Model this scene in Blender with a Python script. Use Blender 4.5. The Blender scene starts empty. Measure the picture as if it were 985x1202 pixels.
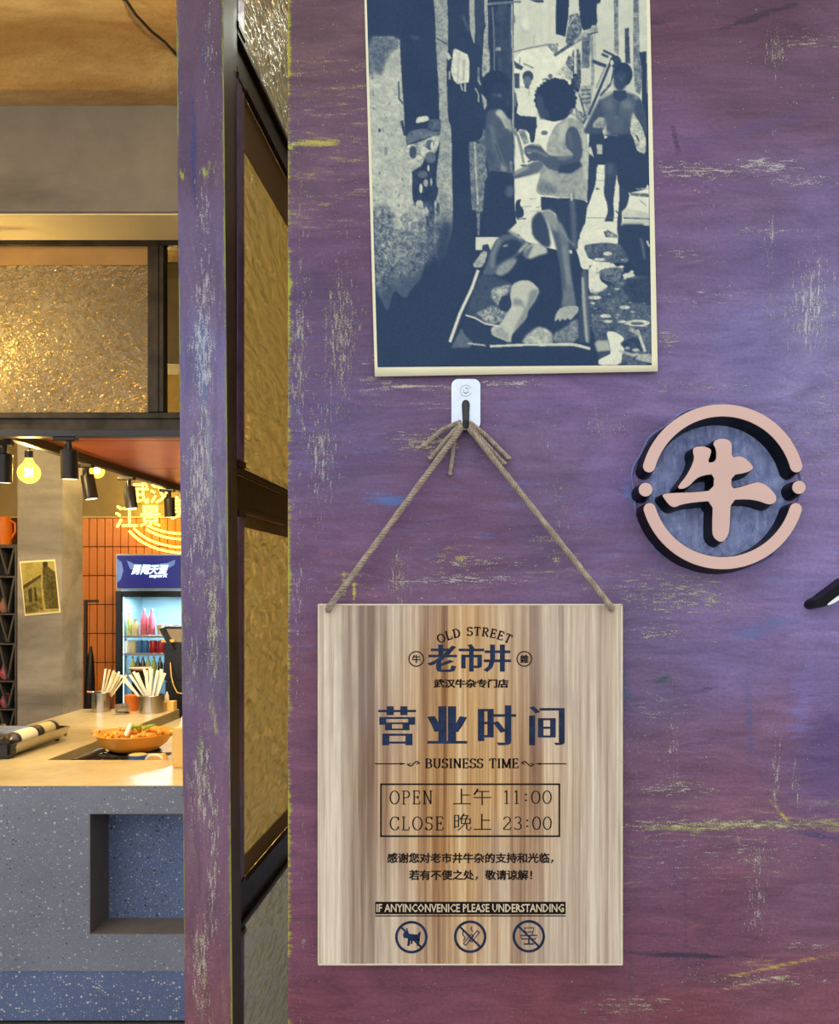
import bpy, bmesh, math, random
import numpy as np
from mathutils import Vector, Matrix, geometry
from mathutils import noise as mnoise
PI = math.pi
random.seed(7); rng = np.random.default_rng(7)
SC = bpy.context.scene
COL = SC.collection

# ------------------------------------------------------------------ camera, world, exposure
F = 1070.0; CX = 581.0; CY = 690.0; CZ = 1.6; D = 1.07      # focal length and optical axis in pixels, eye height, distance to the facade (y = 0)
cam = bpy.data.cameras.new('camera'); cam.sensor_fit = 'HORIZONTAL'; cam.sensor_width = 36.0
cam.lens = 36.0 * F / 985.0
cam.shift_x = (492.5 - CX) / 985.0
cam.shift_y = (CY - 601.0) / 985.0
cam.clip_start = 0.02
camo = bpy.data.objects.new('camera', cam); COL.objects.link(camo)
camo.location = (0, -D, CZ); camo.rotation_euler = (PI / 2, 0, 0)
SC.camera = camo
SC.view_settings.view_transform = 'Standard'; SC.view_settings.look = 'None'
SC.view_settings.gamma = 1.0; SC.view_settings.use_curve_mapping = False
SC.view_settings.exposure = 0.35
w = bpy.data.worlds.new('overcast_sky'); SC.world = w; w.use_nodes = True
wn = w.node_tree; wn.nodes.clear()
wo = wn.nodes.new('ShaderNodeOutputWorld'); wb = wn.nodes.new('ShaderNodeBackground')
tc = wn.nodes.new('ShaderNodeTexCoord'); sx = wn.nodes.new('ShaderNodeSeparateXYZ'); cr = wn.nodes.new('ShaderNodeValToRGB')
wn.links.new(tc.outputs['Generated'], sx.inputs[0]); wn.links.new(sx.outputs['Z'], cr.inputs[0])
cr.color_ramp.elements[0].position = 0.0; cr.color_ramp.elements[0].color = (0.84, 0.86, 0.92, 1)
cr.color_ramp.elements[1].position = 1.0; cr.color_ramp.elements[1].color = (0.95, 0.98, 1.05, 1)
wn.links.new(cr.outputs[0], wb.inputs[0]); wb.inputs[1].default_value = 1.25
wn.links.new(wb.outputs[0], wo.inputs[0])
try:
    SC.cycles.max_bounces = 10; SC.cycles.transmission_bounces = 8; SC.cycles.glossy_bounces = 4; SC.cycles.diffuse_bounces = 4
    SC.cycles.sample_clamp_indirect = 3.0; SC.cycles.caustics_refractive = False; SC.cycles.caustics_reflective = False
except Exception: pass

# ------------------------------------------------------------------ helpers
def at(u, v, d):
    """the point seen at pixel (u, v) that stands d metres in front of the eye"""
    return Vector(((u - CX) / F * d, d - D, CZ - (v - CY) / F * d))
def lin(c): return c / 12.92 if c <= 0.04045 else ((c + 0.055) / 1.055) ** 2.4
def rgb(r, g, b): return (lin(r / 255), lin(g / 255), lin(b / 255), 1.0)

def tag(o, label=None, cat=None, group=None, kind=None):
    if label: o['label'] = label
    if cat: o['category'] = cat
    if group: o['group'] = group
    if kind: o['kind'] = kind
    return o
def thing(name, label, cat, loc=(0, 0, 0), group=None):
    o = bpy.data.objects.new(name, None); COL.objects.link(o); o.location = loc
    o.empty_display_size = 0.05
    return tag(o, label, cat, group)
def wpos(p):
    v = Vector((0, 0, 0))
    while p is not None: v += p.location; p = p.parent
    return v

class MB:
    def __init__(s): s.v = []; s.f = []; s.c = []
    def add(s, vs, fs):
        n = len(s.v); s.v += [tuple(x) for x in vs]; s.f += [tuple(i + n for i in f) for f in fs]; return s
    def box(s, x0, x1, y0, y1, z0, z1, b=0.0):
        if b <= 0:
            vs = [(x, y, z) for z in (z0, z1) for y in (y0, y1) for x in (x0, x1)]
            return s.add(vs, [(0, 2, 3, 1), (4, 5, 7, 6), (0, 1, 5, 4), (1, 3, 7, 5), (3, 2, 6, 7), (2, 0, 4, 6)])
        bm = bmesh.new(); bmesh.ops.create_cube(bm, size=1)
        for q in bm.verts: q.co = Vector(((x0 + x1) / 2 + q.co.x * (x1 - x0), (y0 + y1) / 2 + q.co.y * (y1 - y0), (z0 + z1) / 2 + q.co.z * (z1 - z0)))
        bmesh.ops.bevel(bm, geom=bm.edges[:], offset=b, segments=2 if b > 0.003 else 1, affect='EDGES')
        bm.verts.index_update()
        s.add([q.co[:] for q in bm.verts], [[q.index for q in f.verts] for f in bm.faces]); bm.free(); return s
    def tube(s, pts, r, n=8, cap=True):
        pts = [Vector(p) for p in pts]; rs = r if isinstance(r, (list, tuple)) else [r] * len(pts)
        ref = None; rings = []
        for i, p in enumerate(pts):
            t = (pts[min(i + 1, len(pts) - 1)] - pts[max(i - 1, 0)]).normalized()
            if ref is None: ref = Vector((0, 0, 1)) if abs(t.z) < 0.9 else Vector((1, 0, 0))
            a = t.cross(ref).normalized(); b = a.cross(t).normalized(); ref = b
            rings.append([p + (a * math.cos(2 * PI * k / n) + b * math.sin(2 * PI * k / n)) * rs[i] for k in range(n)])
        vs = [q for R in rings for q in R]; fs = []
        for i in range(len(rings) - 1):
            for k in range(n):
                k2 = (k + 1) % n; fs.append((i * n + k, i * n + k2, (i + 1) * n + k2, (i + 1) * n + k))
        if cap:
            fs.append(tuple(range(n))[::-1]); m = (len(rings) - 1) * n; fs.append(tuple(m + k for k in range(n)))
        return s.add(vs, fs)
    def lathe(s, prof, c, n=24, axis=None):
        """prof: list of (radius, height) turned about a vertical axis through c"""
        vs = []; fs = []
        R = Matrix.Identity(3) if axis is None else Vector((0, 0, 1)).rotation_difference(Vector(axis)).to_matrix()
        for (r, h) in prof:
            for k in range(n): vs.append(Vector(c) + R @ Vector((r * math.cos(2 * PI * k / n), r * math.sin(2 * PI * k / n), h)))
        for i in range(len(prof) - 1):
            for k in range(n):
                k2 = (k + 1) % n; fs.append((i * n + k, i * n + k2, (i + 1) * n + k2, (i + 1) * n + k))
        if prof[0][0] > 1e-5: fs.append(tuple(range(n))[::-1])
        if prof[-1][0] > 1e-5: m = (len(prof) - 1) * n; fs.append(tuple(m + k for k in range(n)))
        return s.add(vs, fs)
    def prism(s, poly, y0, y1):
        """poly of (x, z) stretched from y0 (front) to y1"""
        n = len(poly); vs = [(x, y0, z) for x, z in poly] + [(x, y1, z) for x, z in poly]
        return s.add(vs, [tuple(range(n)), tuple(range(2 * n - 1, n - 1, -1))] + [(i, i + n, (i + 1) % n + n, (i + 1) % n) for i in range(n)])
    def build(s, name, m, parent=None, smooth=False):
        off = wpos(parent) if parent is not None else Vector((0, 0, 0))
        me = bpy.data.meshes.new(name)
        me.from_pydata([(a - off.x, b - off.y, c - off.z) for a, b, c in s.v], [], s.f)
        me.validate(); 
        bm = bmesh.new(); bm.from_mesh(me); bmesh.ops.recalc_face_normals(bm, faces=bm.faces[:]); bm.to_mesh(me); bm.free()
        if smooth:
            me.polygons.foreach_set('use_smooth', [True] * len(me.polygons))
            try: me.set_sharp_from_angle(angle=math.radians(40))
            except Exception: pass
        me.update()
        o = bpy.data.objects.new(name, me); COL.objects.link(o)
        if m: me.materials.append(m)
        if parent is not None: o.parent = parent
        return o
def single(name, mb, m, label, cat, origin, group=None, smooth=False):
    """a thing that is one mesh: origin at its base"""
    o = mb.build(name, m, None, smooth)
    o.data.transform(Matrix.Translation(-Vector(origin))); o.location = origin
    return tag(o, label, cat, group)
def struct(name, mb, m, parent=None, smooth=False):
    o = mb.build(name, m, parent, smooth)
    if parent is None: o['kind'] = 'structure'
    return o

# ------------------------------------------------------------------ materials
class NT:
    def __init__(s, name):
        s.m = bpy.data.materials.new(name); s.m.use_nodes = True; s.t = s.m.node_tree; s.t.nodes.clear()
        s.out = s.n('OutputMaterial'); s.b = s.n('BsdfPrincipled'); s.l(s.b.outputs[0], s.out.inputs[0])
        s._tc = None
    def n(s, k, **kw):
        x = s.t.nodes.new('ShaderNode' + k)
        for a, b in kw.items(): setattr(x, a, b)
        return x
    def l(s, a, b): s.t.links.new(a, b)
    def obj(s):
        if s._tc is None: s._tc = s.n('TexCoord')
        return s._tc.outputs['Object']
    def noise(s, scale, detail=4, rough=0.55, stretch=(1, 1, 1), dist=0.0, loc=(0, 0, 0)):
        mp = s.n('Mapping'); mp.inputs['Scale'].default_value = stretch; mp.inputs['Location'].default_value = loc; s.l(s.obj(), mp.inputs[0])
        x = s.n('TexNoise'); x.inputs['Scale'].default_value = scale; x.inputs['Detail'].default_value = detail
        x.inputs['Roughness'].default_value = rough; x.inputs['Distortion'].default_value = dist; s.l(mp.outputs[0], x.inputs['Vector']); return x.outputs[0]
    def voro(s, scale, feature='F1', stretch=(1, 1, 1)):
        mp = s.n('Mapping'); mp.inputs['Scale'].default_value = stretch; s.l(s.obj(), mp.inputs[0])
        x = s.n('TexVoronoi', feature=feature); x.inputs['Scale'].default_value = scale; s.l(mp.outputs[0], x.inputs['Vector']); return x
    def ramp(s, fac, stops, interp='LINEAR'):
        r = s.n('ValToRGB'); r.color_ramp.interpolation = interp; e = r.color_ramp.elements
        while len(e) < len(stops): e.new(0.5)
        for q, (p, c) in zip(e, stops): q.position = p; q.color = c if len(c) == 4 else (*c, 1)
        s.l(fac, r.inputs[0]); return r.outputs[0]
    def math(s, op, a, b=0.0, clamp=False):
        x = s.n('Math', operation=op, use_clamp=clamp)
        for i, q in enumerate((a, b)):
            if isinstance(q, (int, float)): x.inputs[i].default_value = q
            else: s.l(q, x.inputs[i])
        return x.outputs[0]
    def mix(s, fac, a, b, mode='MIX'):
        x = s.n('Mix', data_type='RGBA', blend_type=mode)
        for i, q in ((0, fac), (6, a), (7, b)):
            if isinstance(q, (int, float)): x.inputs[i].default_value = q
            elif isinstance(q, tuple): x.inputs[i].default_value = q
            else: s.l(q, x.inputs[i])
        return x.outputs[2]
    def attr(s, name): x = s.n('Attribute'); x.attribute_name = name; return x
    def bump(s, h, dist=0.002, strength=1.0):
        x = s.n('Bump'); x.inputs['Distance'].default_value = dist; x.inputs['Strength'].default_value = strength
        s.l(h, x.inputs['Height']); s.l(x.outputs[0], s.b.inputs['Normal']); return x
    def set(s, **kw):
        for k, v in kw.items():
            i = s.b.inputs[k.replace('_', ' ')]
            if isinstance(v, (int, float, tuple)): i.default_value = v
            else: s.l(v, i)
        return s
W1 = (1, 1, 1, 1); K0 = (0, 0, 0, 1)

def simple(name, c, rough=0.5, metal=0.0, var=0.15, scale=8.0, bump=0.0, bscale=60.0, **kw):
    t = NT(name); f = t.noise(scale, 5)
    lo = tuple(x * (1 - var) for x in c[:3]) + (1,); hi = tuple(min(1, x * (1 + var)) for x in c[:3]) + (1,)
    t.set(Base_Color=t.ramp(f, [(0.3, lo), (0.7, hi)]), Roughness=rough, Metallic=metal, **kw)
    if bump: t.bump(t.noise(bscale, 4), bump)
    return t.m
def emissive(name, c, s):
    t = NT(name); t.set(Base_Color=c, Emission_Color=c, Emission_Strength=s, Roughness=0.4); return t.m
def attr_mat(name, attr, rough=0.5, grain=0.0, spec=0.12):
    t = NT(name); a = t.attr(attr); c = a.outputs['Color']
    if grain: c = t.mix(1.0, c, t.ramp(t.noise(900, 2), [(0.3, (1 - grain,) * 3), (0.7, (1 + grain,) * 3)]), 'MULTIPLY')
    t.set(Base_Color=c, Roughness=rough, Specular_IOR_Level=spec); return t.m

def painted_wall(name, vertical):
    """layers of brushed and scraped paint: broad tint and marks live in attributes, the scraping itself is noise"""
    t = NT(name); tint = t.attr('tint').outputs['Color']; mark = t.attr('mark'); msk = t.attr('scrape')
    sp = t.n('SeparateColor'); t.l(msk.outputs['Color'], sp.inputs[0])
    vfine = t.noise(330, 3, 0.7, (1, 1, 0.16), 0.2); hfine = t.noise(330, 3, 0.7, (0.16, 1, 1), 0.2, (3, 0, 1))
    speck = t.noise(620, 2, 0.7, (1, 1, 1), 0.0, (7, 1, 2)); brush = t.noise(26, 6, 0.62, (0.30, 1, 1) if not vertical else (1, 1, 0.25), 1.4); fib = t.noise(90, 4, 0.65, (0.12, 1, 1) if not vertical else (1, 1, 0.12), 0.6)
    c = t.mix(1.0, tint, t.ramp(brush, [(0.25, (0.66, 0.66, 0.72)), (0.75, (1.26, 1.24, 1.22))]), 'MULTIPLY')
    c = t.mix(1.0, c, t.ramp(fib, [(0.3, (0.86, 0.86, 0.86)), (0.7, (1.12, 1.12, 1.12))]), 'MULTIPLY')
    mot = t.noise(240, 4, 0.6)
    c = t.mix(1.0, c, t.ramp(mot, [(0.3, (0.84, 0.84, 0.84)), (0.7, (1.13, 1.13, 1.13))]), 'MULTIPLY')
    main = vfine if vertical else hfine
    ragged = t.math('ADD', t.math('MULTIPLY', t.math('SUBTRACT', t.math('ADD', main, t.math('ADD', speck, fib)), 1.5), 1.5), mark.outputs['Alpha'])
    ragf = t.math('MULTIPLY', t.ramp(ragged, [(0.20, K0), (0.62, W1)]), 0.85)
    c = t.mix(ragf, c, mark.outputs['Color'])
    patch = t.noise(9, 5, 0.7)
    def layer(fine, mask):
        a = t.math('ADD', t.math('MULTIPLY', fine, 0.55), t.math('MULTIPLY', speck, 0.45))
        a = t.math('ADD', a, t.math('MULTIPLY', t.math('SUBTRACT', patch, 0.5), 0.22))
        return t.ramp(t.math('ADD', a, t.math('MULTIPLY', mask, 0.17)), [(0.632, K0), (0.675, W1)])
    sv = layer(vfine, sp.outputs[0]); sh = layer(hfine, sp.outputs[1])
    s = t.math('MAXIMUM', sv, sh)
    sc = t.mix(sp.outputs[2], rgb(204, 198, 198), rgb(190, 180, 96))
    nick = t.ramp(t.math('ADD', t.noise(430, 2, 0.6, (1, 1, 1), 0.8, (4, 4, 4)), t.math('MULTIPLY', t.math('SUBTRACT', patch, 0.5), 0.30)), [(0.690, K0), (0.730, W1)])
    s = t.math('MAXIMUM', s, nick)
    c = t.mix(t.math('MULTIPLY', s, 0.62), c, sc)
    t.set(Base_Color=c, Roughness=t.ramp(mot, [(0.3, (0.40,) * 3), (0.7, (0.6,) * 3)]), Specular_IOR_Level=0.3)
    h = t.math('ADD', t.math('ADD', t.math('MULTIPLY', brush, 0.9), t.math('MULTIPLY', fib, .35)), t.math('ADD', t.math('MULTIPLY', mot, 0.30), t.math('MULTIPLY', s, 0.30)))
    t.bump(h, 0.0020, 0.9)
    return t.m

def terrazzo(name, base, chips=1.0, scale=92):
    t = NT(name); v = t.voro(scale, 'F1', (1, 1, 1.3)); v.distance = 'MANHATTAN'; sep = t.n('SeparateColor'); t.l(v.outputs['Color'], sep.inputs[0])
    size = t.math('MULTIPLY', t.math('POWER', sep.outputs[0], 2.2), 0.64)
    chip = t.math('LESS_THAN', v.outputs['Distance'], size)
    v2 = t.voro(scale * 2.4, 'F1', (1.3, 1, 1)); v2.distance = 'MANHATTAN'; sep2 = t.n('SeparateColor'); t.l(v2.outputs['Color'], sep2.inputs[0])
    chip2 = t.math('LESS_THAN', v2.outputs['Distance'], t.math('MULTIPLY', t.math('POWER', sep2.outputs[0], 2.4), 0.58))
    cl = t.noise(3.0, 5, 0.6); b = t.ramp(cl, [(0.3, tuple(x * 0.86 for x in base[:3])), (0.7, tuple(x * 1.12 for x in base[:3]))])
    cc = t.ramp(sep.outputs[1], [(0.0, rgb(215, 215, 212)), (0.62, rgb(175, 178, 182)), (0.66, rgb(50, 55, 62)), (0.85, rgb(60, 62, 70)), (0.87, rgb(150, 150, 150))], 'CONSTANT')
    cc2 = t.ramp(sep2.outputs[1], [(0.0, rgb(210, 212, 212)), (0.6, rgb(60, 66, 76))], 'CONSTANT')
    c = t.mix(t.math('MULTIPLY', chip, chips), b, cc); c = t.mix(t.math('MULTIPLY', chip2, chips * 0.9), c, cc2)
    t.set(Base_Color=c, Roughness=0.42); t.bump(t.noise(40, 4), 0.0006); return t.m

def plaster(name, lo, hi, scale=2.5, rough=0.85, stain=None, bump=0.004, stretch=(1, 1, 1)):
    t = NT(name); a = t.noise(scale, 7, 0.6, stretch, 0.6); b = t.noise(scale * 6, 5, 0.65)
    c = t.ramp(a, [(0.28, lo), (0.5, tuple((p + q) / 2 for p, q in zip(lo, hi))), (0.72, hi)])
    c = t.mix(0.35, c, t.ramp(b, [(0.3, lo), (0.7, hi)]))
    if stain: c = t.mix(t.ramp(t.noise(scale * 0.7, 6, 0.6, (0.3, 1, 1.6), 0.3, (5, 2, 1)), [(0.44, K0), (0.60, W1)]), c, stain)
    t.set(Base_Color=c, Roughness=rough); t.bump(t.math('ADD', a, t.math('MULTIPLY', b, 0.4)), bump); return t.m

def hammered_glass(name, tint, scale, dist, stretch=(1, 1, 1), milk=(1.0, 0.86, 0.56, 1), share=0.15):
    """cast glass: clear, pressed with small dimples, with a slightly milky body that lets light through diffusely"""
    t = NT(name); v = t.noise(scale, 1, 0.4, stretch, 1.0); v2 = t.voro(scale * 1.1, 'SMOOTH_F1', stretch).outputs['Distance']
    t.set(Base_Color=tint, Transmission_Weight=1.0, Roughness=0.08, IOR=1.45, Specular_IOR_Level=0.7)
    bp = t.bump(t.math('ADD', v, t.math('MULTIPLY', v2, 0.8)), dist)
    tl = t.n('BsdfTranslucent'); tl.inputs[0].default_value = milk; t.l(bp.outputs[0], tl.inputs['Normal'])
    df = t.n('BsdfDiffuse'); df.inputs[0].default_value = milk; t.l(bp.outputs[0], df.inputs['Normal']); m2 = t.n('MixShader'); m2.inputs[0].default_value = 0.4; t.l(tl.outputs[0], m2.inputs[1]); t.l(df.outputs[0], m2.inputs[2])
    mx = t.n('MixShader'); mx.inputs[0].default_value = share; t.l(t.b.outputs[0], mx.inputs[1]); t.l(m2.outputs[0], mx.inputs[2]); t.l(mx.outputs[0], t.out.inputs[0]); return t.m

M = {}
M['wall'] = painted_wall('painted_wall', False); M['post'] = painted_wall('painted_post', True)
M['terrazzo'] = terrazzo('blue_terrazzo', rgb(130, 139, 158), .8); M['terrazzo2'] = terrazzo('blue_terrazzo_shaded', rgb(98, 118, 160))  # darker copy puts the shade of niche and plinth into the colour
M['niche_side'] = plaster('niche_concrete', rgb(104, 101, 101), rgb(126, 122, 121), 4)
M['counter'] = plaster('cream_stone', rgb(176, 164, 132), rgb(212, 198, 162), 3, 0.22, None, 0.0006)
M['ceiling'] = plaster('ochre_plaster', rgb(190, 168, 124), rgb(232, 212, 168), 3.2, 0.9, rgb(168, 138, 94), 0.012, (1, 1, 1))
M['beam'] = plaster('grey_beam_plaster', rgb(112, 112, 112), rgb(142, 140, 138), 1.6, 0.9, rgb(74, 74, 64), 0.004)
M['soffit'] = plaster('lit_soffit', rgb(222, 208, 168), rgb(240, 228, 190), 2.0)  # lighter colour carries the light on the beam's underside
M['column'] = plaster('grey_column_plaster', rgb(120, 118, 116), rgb(152, 149, 146), 3.0, 0.85, rgb(104, 102, 100))
M['room'] = plaster('room_plaster', rgb(132, 118, 84), rgb(166, 150, 110), 2.0)
M['floor'] = plaster('floor_concrete', rgb(92, 88, 84), rgb(122, 117, 110), 2.0, 0.5)
M['pave'] = plaster('pavement', rgb(120, 120, 120), rgb(150, 150, 148), 2.0, 0.8)
M['steel_frame'] = simple('blackened_steel', rgb(58, 52, 42), 0.4, 0.7, 0.45, 14, 0.0008)
M['black'] = simple('black_lamp_metal', rgb(30, 30, 33), 0.45, 0.0, 0.1)
M['copper'] = simple('copper_panel', rgb(176, 98, 58), 0.38, 0.55, 0.25, 2.5, 0.001, 8)
M['dark_rail'] = simple('dark_rail_paint', rgb(34, 24, 24), 0.30, 0.3, 0.3, 20, 0.0006)
M['bead'] = simple('purple_bead', rgb(136, 104, 142), 0.25, 0.3, 0.3, 30, 0.0006)
M['brown'] = simple('ochre_reflection', rgb(160, 126, 74), 0.6, 0, 0.15, 6)  # ochre of the reflections along the glass edges
M['glassA'] = hammered_glass('hammered_transom_glass', (0.99, 0.96, 0.88, 1), 40, 0.010)
M['glassB'] = hammered_glass('hammered_partition_glass', (0.99, 0.95, 0.80, 1), 64, 0.0085, (1, .4, 1), (1.0, 0.84, 0.32, 1), 0.34)  # yellow of the lamps behind put into the glass colour
M['glassC'] = hammered_glass('hammered_daylit_glass', (0.96, 0.99, 0.94, 1), 64, 0.0085, (1, .4, 1), (0.84, 0.9, 0.78, 1), 0.26)  # daylight and terrazzo seen through the pane, put into its colour
M['tile'] = simple('orange_tile', rgb(204, 122, 44), 0.3, 0, 0.22, 3.2, 0.0004)
M['grout'] = simple('dark_grout', rgb(96, 52, 26), 0.9)
M['bulb'] = None
M['steel'] = simple('brushed_steel', rgb(190, 188, 182), 0.22, 1.0, 0.08)
M['steel_dark'] = simple('grey_steel', rgb(96, 94, 92), 0.35, 0.9, 0.15)
M['rack'] = simple('grey_rack_steel', rgb(92, 92, 98), 0.5, 0.3, 0.15)
M['plastic_black'] = simple('black_plastic', rgb(20, 21, 24), 0.35)
M['white'] = simple('white_paper', rgb(232, 230, 222), 0.7, 0, 0.05)
M['cream'] = simple('cream_paper', rgb(226, 216, 172), 0.75, 0, 0.04)
M['orange'] = simple('orange_plastic', rgb(226, 122, 34), 0.4, 0, 0.1)
M['bowl'] = simple('ochre_enamel', rgb(208, 146, 54), 0.3, 0, 0.08)
M['food'] = simple('orange_food', rgb(206, 142, 48), 0.45, 0, 0.55, 45)
M['green'] = simple('green_onion', rgb(128, 168, 52), 0.5, 0, 0.3, 60)
M['blue'] = simple('blue_plastic', rgb(58, 112, 186), 0.4)
M['yellow'] = simple('yellow_card', rgb(228, 190, 112), 0.6, 0, 0.06)
M['clear'] = NT('clear_plastic').set(Base_Color=(0.95, 0.97, 1, 1), Transmission_Weight=0.92, Roughness=0.12, IOR=1.2).m
def thin_glass(name, tint, gloss, emit=None):
    """thin clear sheet: light passes straight through, a little is reflected"""
    t = NT(name); t.t.nodes.remove(t.b); tr = t.n('BsdfTransparent'); tr.inputs[0].default_value = tint; gl = t.n('BsdfGlossy'); gl.inputs['Roughness'].default_value = 0.04
    fr = t.n('LayerWeight'); fr.inputs[0].default_value = gloss; mx = t.n('MixShader'); t.l(fr.outputs['Fresnel'], mx.inputs[0]); t.l(tr.outputs[0], mx.inputs[1]); t.l(gl.outputs[0], mx.inputs[2]); o = mx.outputs[0]
    if emit:
        em = t.n('Emission'); em.inputs[0].default_value = emit[0]; em.inputs[1].default_value = emit[1]; ad = t.n('AddShader'); t.l(o, ad.inputs[0]); t.l(em.outputs[0], ad.inputs[1]); o = ad.outputs[0]
    t.l(o, t.out.inputs[0]); return t.m
M['pane'] = thin_glass('clear_pane', (0.96, 0.98, 1, 1), 0.12)
M['navy'] = simple('navy_header', rgb(24, 34, 118), 0.3, 0, 0.15, 4, Emission_Color=rgb(24, 34, 118), Emission_Strength=0.5)
M['swoosh'] = simple('pale_blue_print', rgb(86, 120, 190), 0.3, 0, 0.3, 6, Emission_Color=rgb(86, 120, 190), Emission_Strength=0.5)
M['headtext'] = emissive('lit_white_lettering', rgb(205, 228, 245), 1.3)
M['chiller'] = simple('chiller_lining', rgb(160, 196, 208), 0.4, 0, 0.05)
M['chiller_light'] = emissive('chiller_lamp', (0.72, 0.92, 1.0, 1), 9)
M['frame_silver'] = simple('silver_trim', rgb(176, 180, 190), 0.35, 0.6, 0.05)
M['neon'] = emissive('yellow_neon', (1.0, 0.74, 0.10, 1), 3.2)
M['red'] = simple('red_can', rgb(168, 34, 40), 0.35)
M['pink'] = simple('pink_pack', rgb(214, 110, 140), 0.4, 0, 0.3, 40)
M['lime'] = simple('lime_bottle', rgb(186, 200, 110), 0.35, 0, 0.25, 30)
M['beige'] = simple('beige_bottle', rgb(206, 196, 150), 0.4)
M['hair'] = simple('beige_jar', rgb(196, 140, 120), 0.4)
M['hook_plate'] = simple('polished_hook_plate', rgb(205, 214, 224), 0.22, 0.75, 0.1, 40)
M['hook_wire'] = simple('dark_hook', rgb(60, 58, 58), 0.3, 0.8)
M['rope'] = simple('jute', rgb(158, 142, 122), 0.9, 0, 0.3, 120, 0.0006, 700)
M['rose'] = simple('rose_gold_face', rgb(208, 172, 156), 0.4, 0.1, 0.05, 12)
M['sign_black'] = simple('black_sign_edge', rgb(5, 5, 6), 0.4, Specular_IOR_Level=0.15)
M['ink'] = simple('engraved_ink', rgb(26, 20, 18), 0.7, Specular_IOR_Level=0.1)
M['ink_blue'] = simple('navy_lacquer', rgb(18, 36, 66), 0.4, 0.0, 0.6, 90, 0.0008, 300, Specular_IOR_Level=0.25)
M['pale_ink'] = simple('bare_wood_letters', rgb(206, 186, 150), 0.6)
M['paperE'] = simple('cream_photo_paper', rgb(246, 238, 196), 0.6, 0, 0.02)

def wood():
    t = NT('washed_pine'); s1 = t.noise(105, 4, 0.6, (1, 1, 0.012), 0.15); fine = t.noise(330, 4, 0.65, (1, 1, 0.03))
    band = t.noise(30, 3, 0.5, (1, 1, 0.012), 0.1, (2, 0, 0))
    g = t.math('ADD', t.math('MULTIPLY', s1, 0.62), t.math('MULTIPLY', band, 0.38))
    warm = t.ramp(g, [(0.36, rgb(104, 64, 34)), (0.43, rgb(156, 110, 64)), (0.52, rgb(196, 154, 100)), (0.61, rgb(222, 192, 142))])
    cool = t.ramp(g, [(0.36, rgb(140, 116, 96)), (0.45, rgb(178, 156, 132)), (0.60, rgb(220, 204, 178))])
    sep = t.n('SeparateXYZ'); t.l(t.obj(), sep.inputs[0])   # the stain is strongest in the lower middle, whitewashed at the sides
    dx = t.math('ABSOLUTE', t.math('ADD', sep.outputs[0], 0.005)); dz = t.math('ADD', sep.outputs[2], 0.21)
    blot = t.noise(9, 4, 0.6, (1, 1, 0.35))
    f = t.math('SUBTRACT', t.math('ADD', 1.35, t.math('MULTIPLY', t.math('SUBTRACT', blot, 0.5), 1.2)), t.math('ADD', t.math('MULTIPLY', dx, 9.0), t.math('MULTIPLY', t.math('ABSOLUTE', dz), 2.6)), True)
    c = t.mix(f, cool, warm)
    c = t.mix(1.0, c, t.ramp(fine, [(0.3, (0.78, 0.75, 0.72)), (0.62, (1.08, 1.08, 1.08))]), 'MULTIPLY')
    gr = t.ramp(t.noise(7, 5, 0.6, (1, 1, 0.5), 0.4, (9, 1, 4)), [(0.56, K0), (0.75, (0.55, 0.55, 0.55))])
    c = t.mix(gr, c, rgb(132, 120, 118))
    t.set(Base_Color=c, Roughness=0.6, Specular_IOR_Level=0.25); t.bump(t.math('ADD', fine, s1), 0.0006); return t.m
M['wood'] = wood()
M['wood_edge'] = simple('bare_pine_edge', rgb(214, 200, 170), 0.6, 0, 0.12, 60)

# ------------------------------------------------------------------ outline lettering
def contours(text, res=4):
    c = bpy.data.curves.new('tmp', 'FONT'); c.body = text; c.size = 1
    o = bpy.data.objects.new('tmp', c); COL.objects.link(o); bpy.context.view_layer.update()
    cu = o.to_curve(bpy.context.evaluated_depsgraph_get()); out = []
    for sp in cu.splines:
        pts = []
        if sp.type == 'BEZIER':
            b = sp.bezier_points; n = len(b)
            for i in range(n):
                p, q = b[i], b[(i + 1) % n]
                straight = (p.handle_right - p.co).length < 1e-4 and (q.handle_left - q.co).length < 1e-4
                seg = [p.co] if straight else geometry.interpolate_bezier(p.co, p.handle_right, q.handle_left, q.co, res)[:-1]
                pts += [(v[0], v[1]) for v in seg]
        else: pts = [(p.co[0], p.co[1]) for p in sp.points]
        cl = []
        for p in pts:
            if not cl or abs(p[0] - cl[-1][0]) + abs(p[1] - cl[-1][1]) > 1e-4: cl.append(p)
        if len(cl) > 2 and abs(cl[0][0] - cl[-1][0]) + abs(cl[0][1] - cl[-1][1]) < 1e-4: cl.pop()
        if len(cl) > 2: out.append(cl)
    o.to_curve_clear(); bpy.data.objects.remove(o); bpy.data.curves.remove(c)
    return out
def embolden(cs, bx, by):
    """grow outlines sideways by bx and upwards by by (unequal amounts turn an even stroke into a thick-and-thin one)"""
    area = sum(sum(p[0] * q[1] - q[0] * p[1] for p, q in zip(c, c[1:] + c[:1])) for c in cs)
    sg = 1 if area > 0 else -1; out = []
    for c in cs:
        n = len(c); r = []
        for i in range(n):
            a, b, d = Vector(c[i - 1]), Vector(c[i]), Vector(c[(i + 1) % n])
            e1 = (b - a); e2 = (d - b); e1.normalize(); e2.normalize()
            n1 = Vector((e1.y, -e1.x)) * sg; n2 = Vector((e2.y, -e2.x)) * sg
            m = n1 + n2
            if m.length < 0.3: m = n1
            m.normalize(); k = min(1.5, 1 / max(0.5, m.dot(n1)))
            r.append((b.x + m.x * bx * k, b.y + m.y * by * k))
        out.append(r)
    return out
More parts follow.
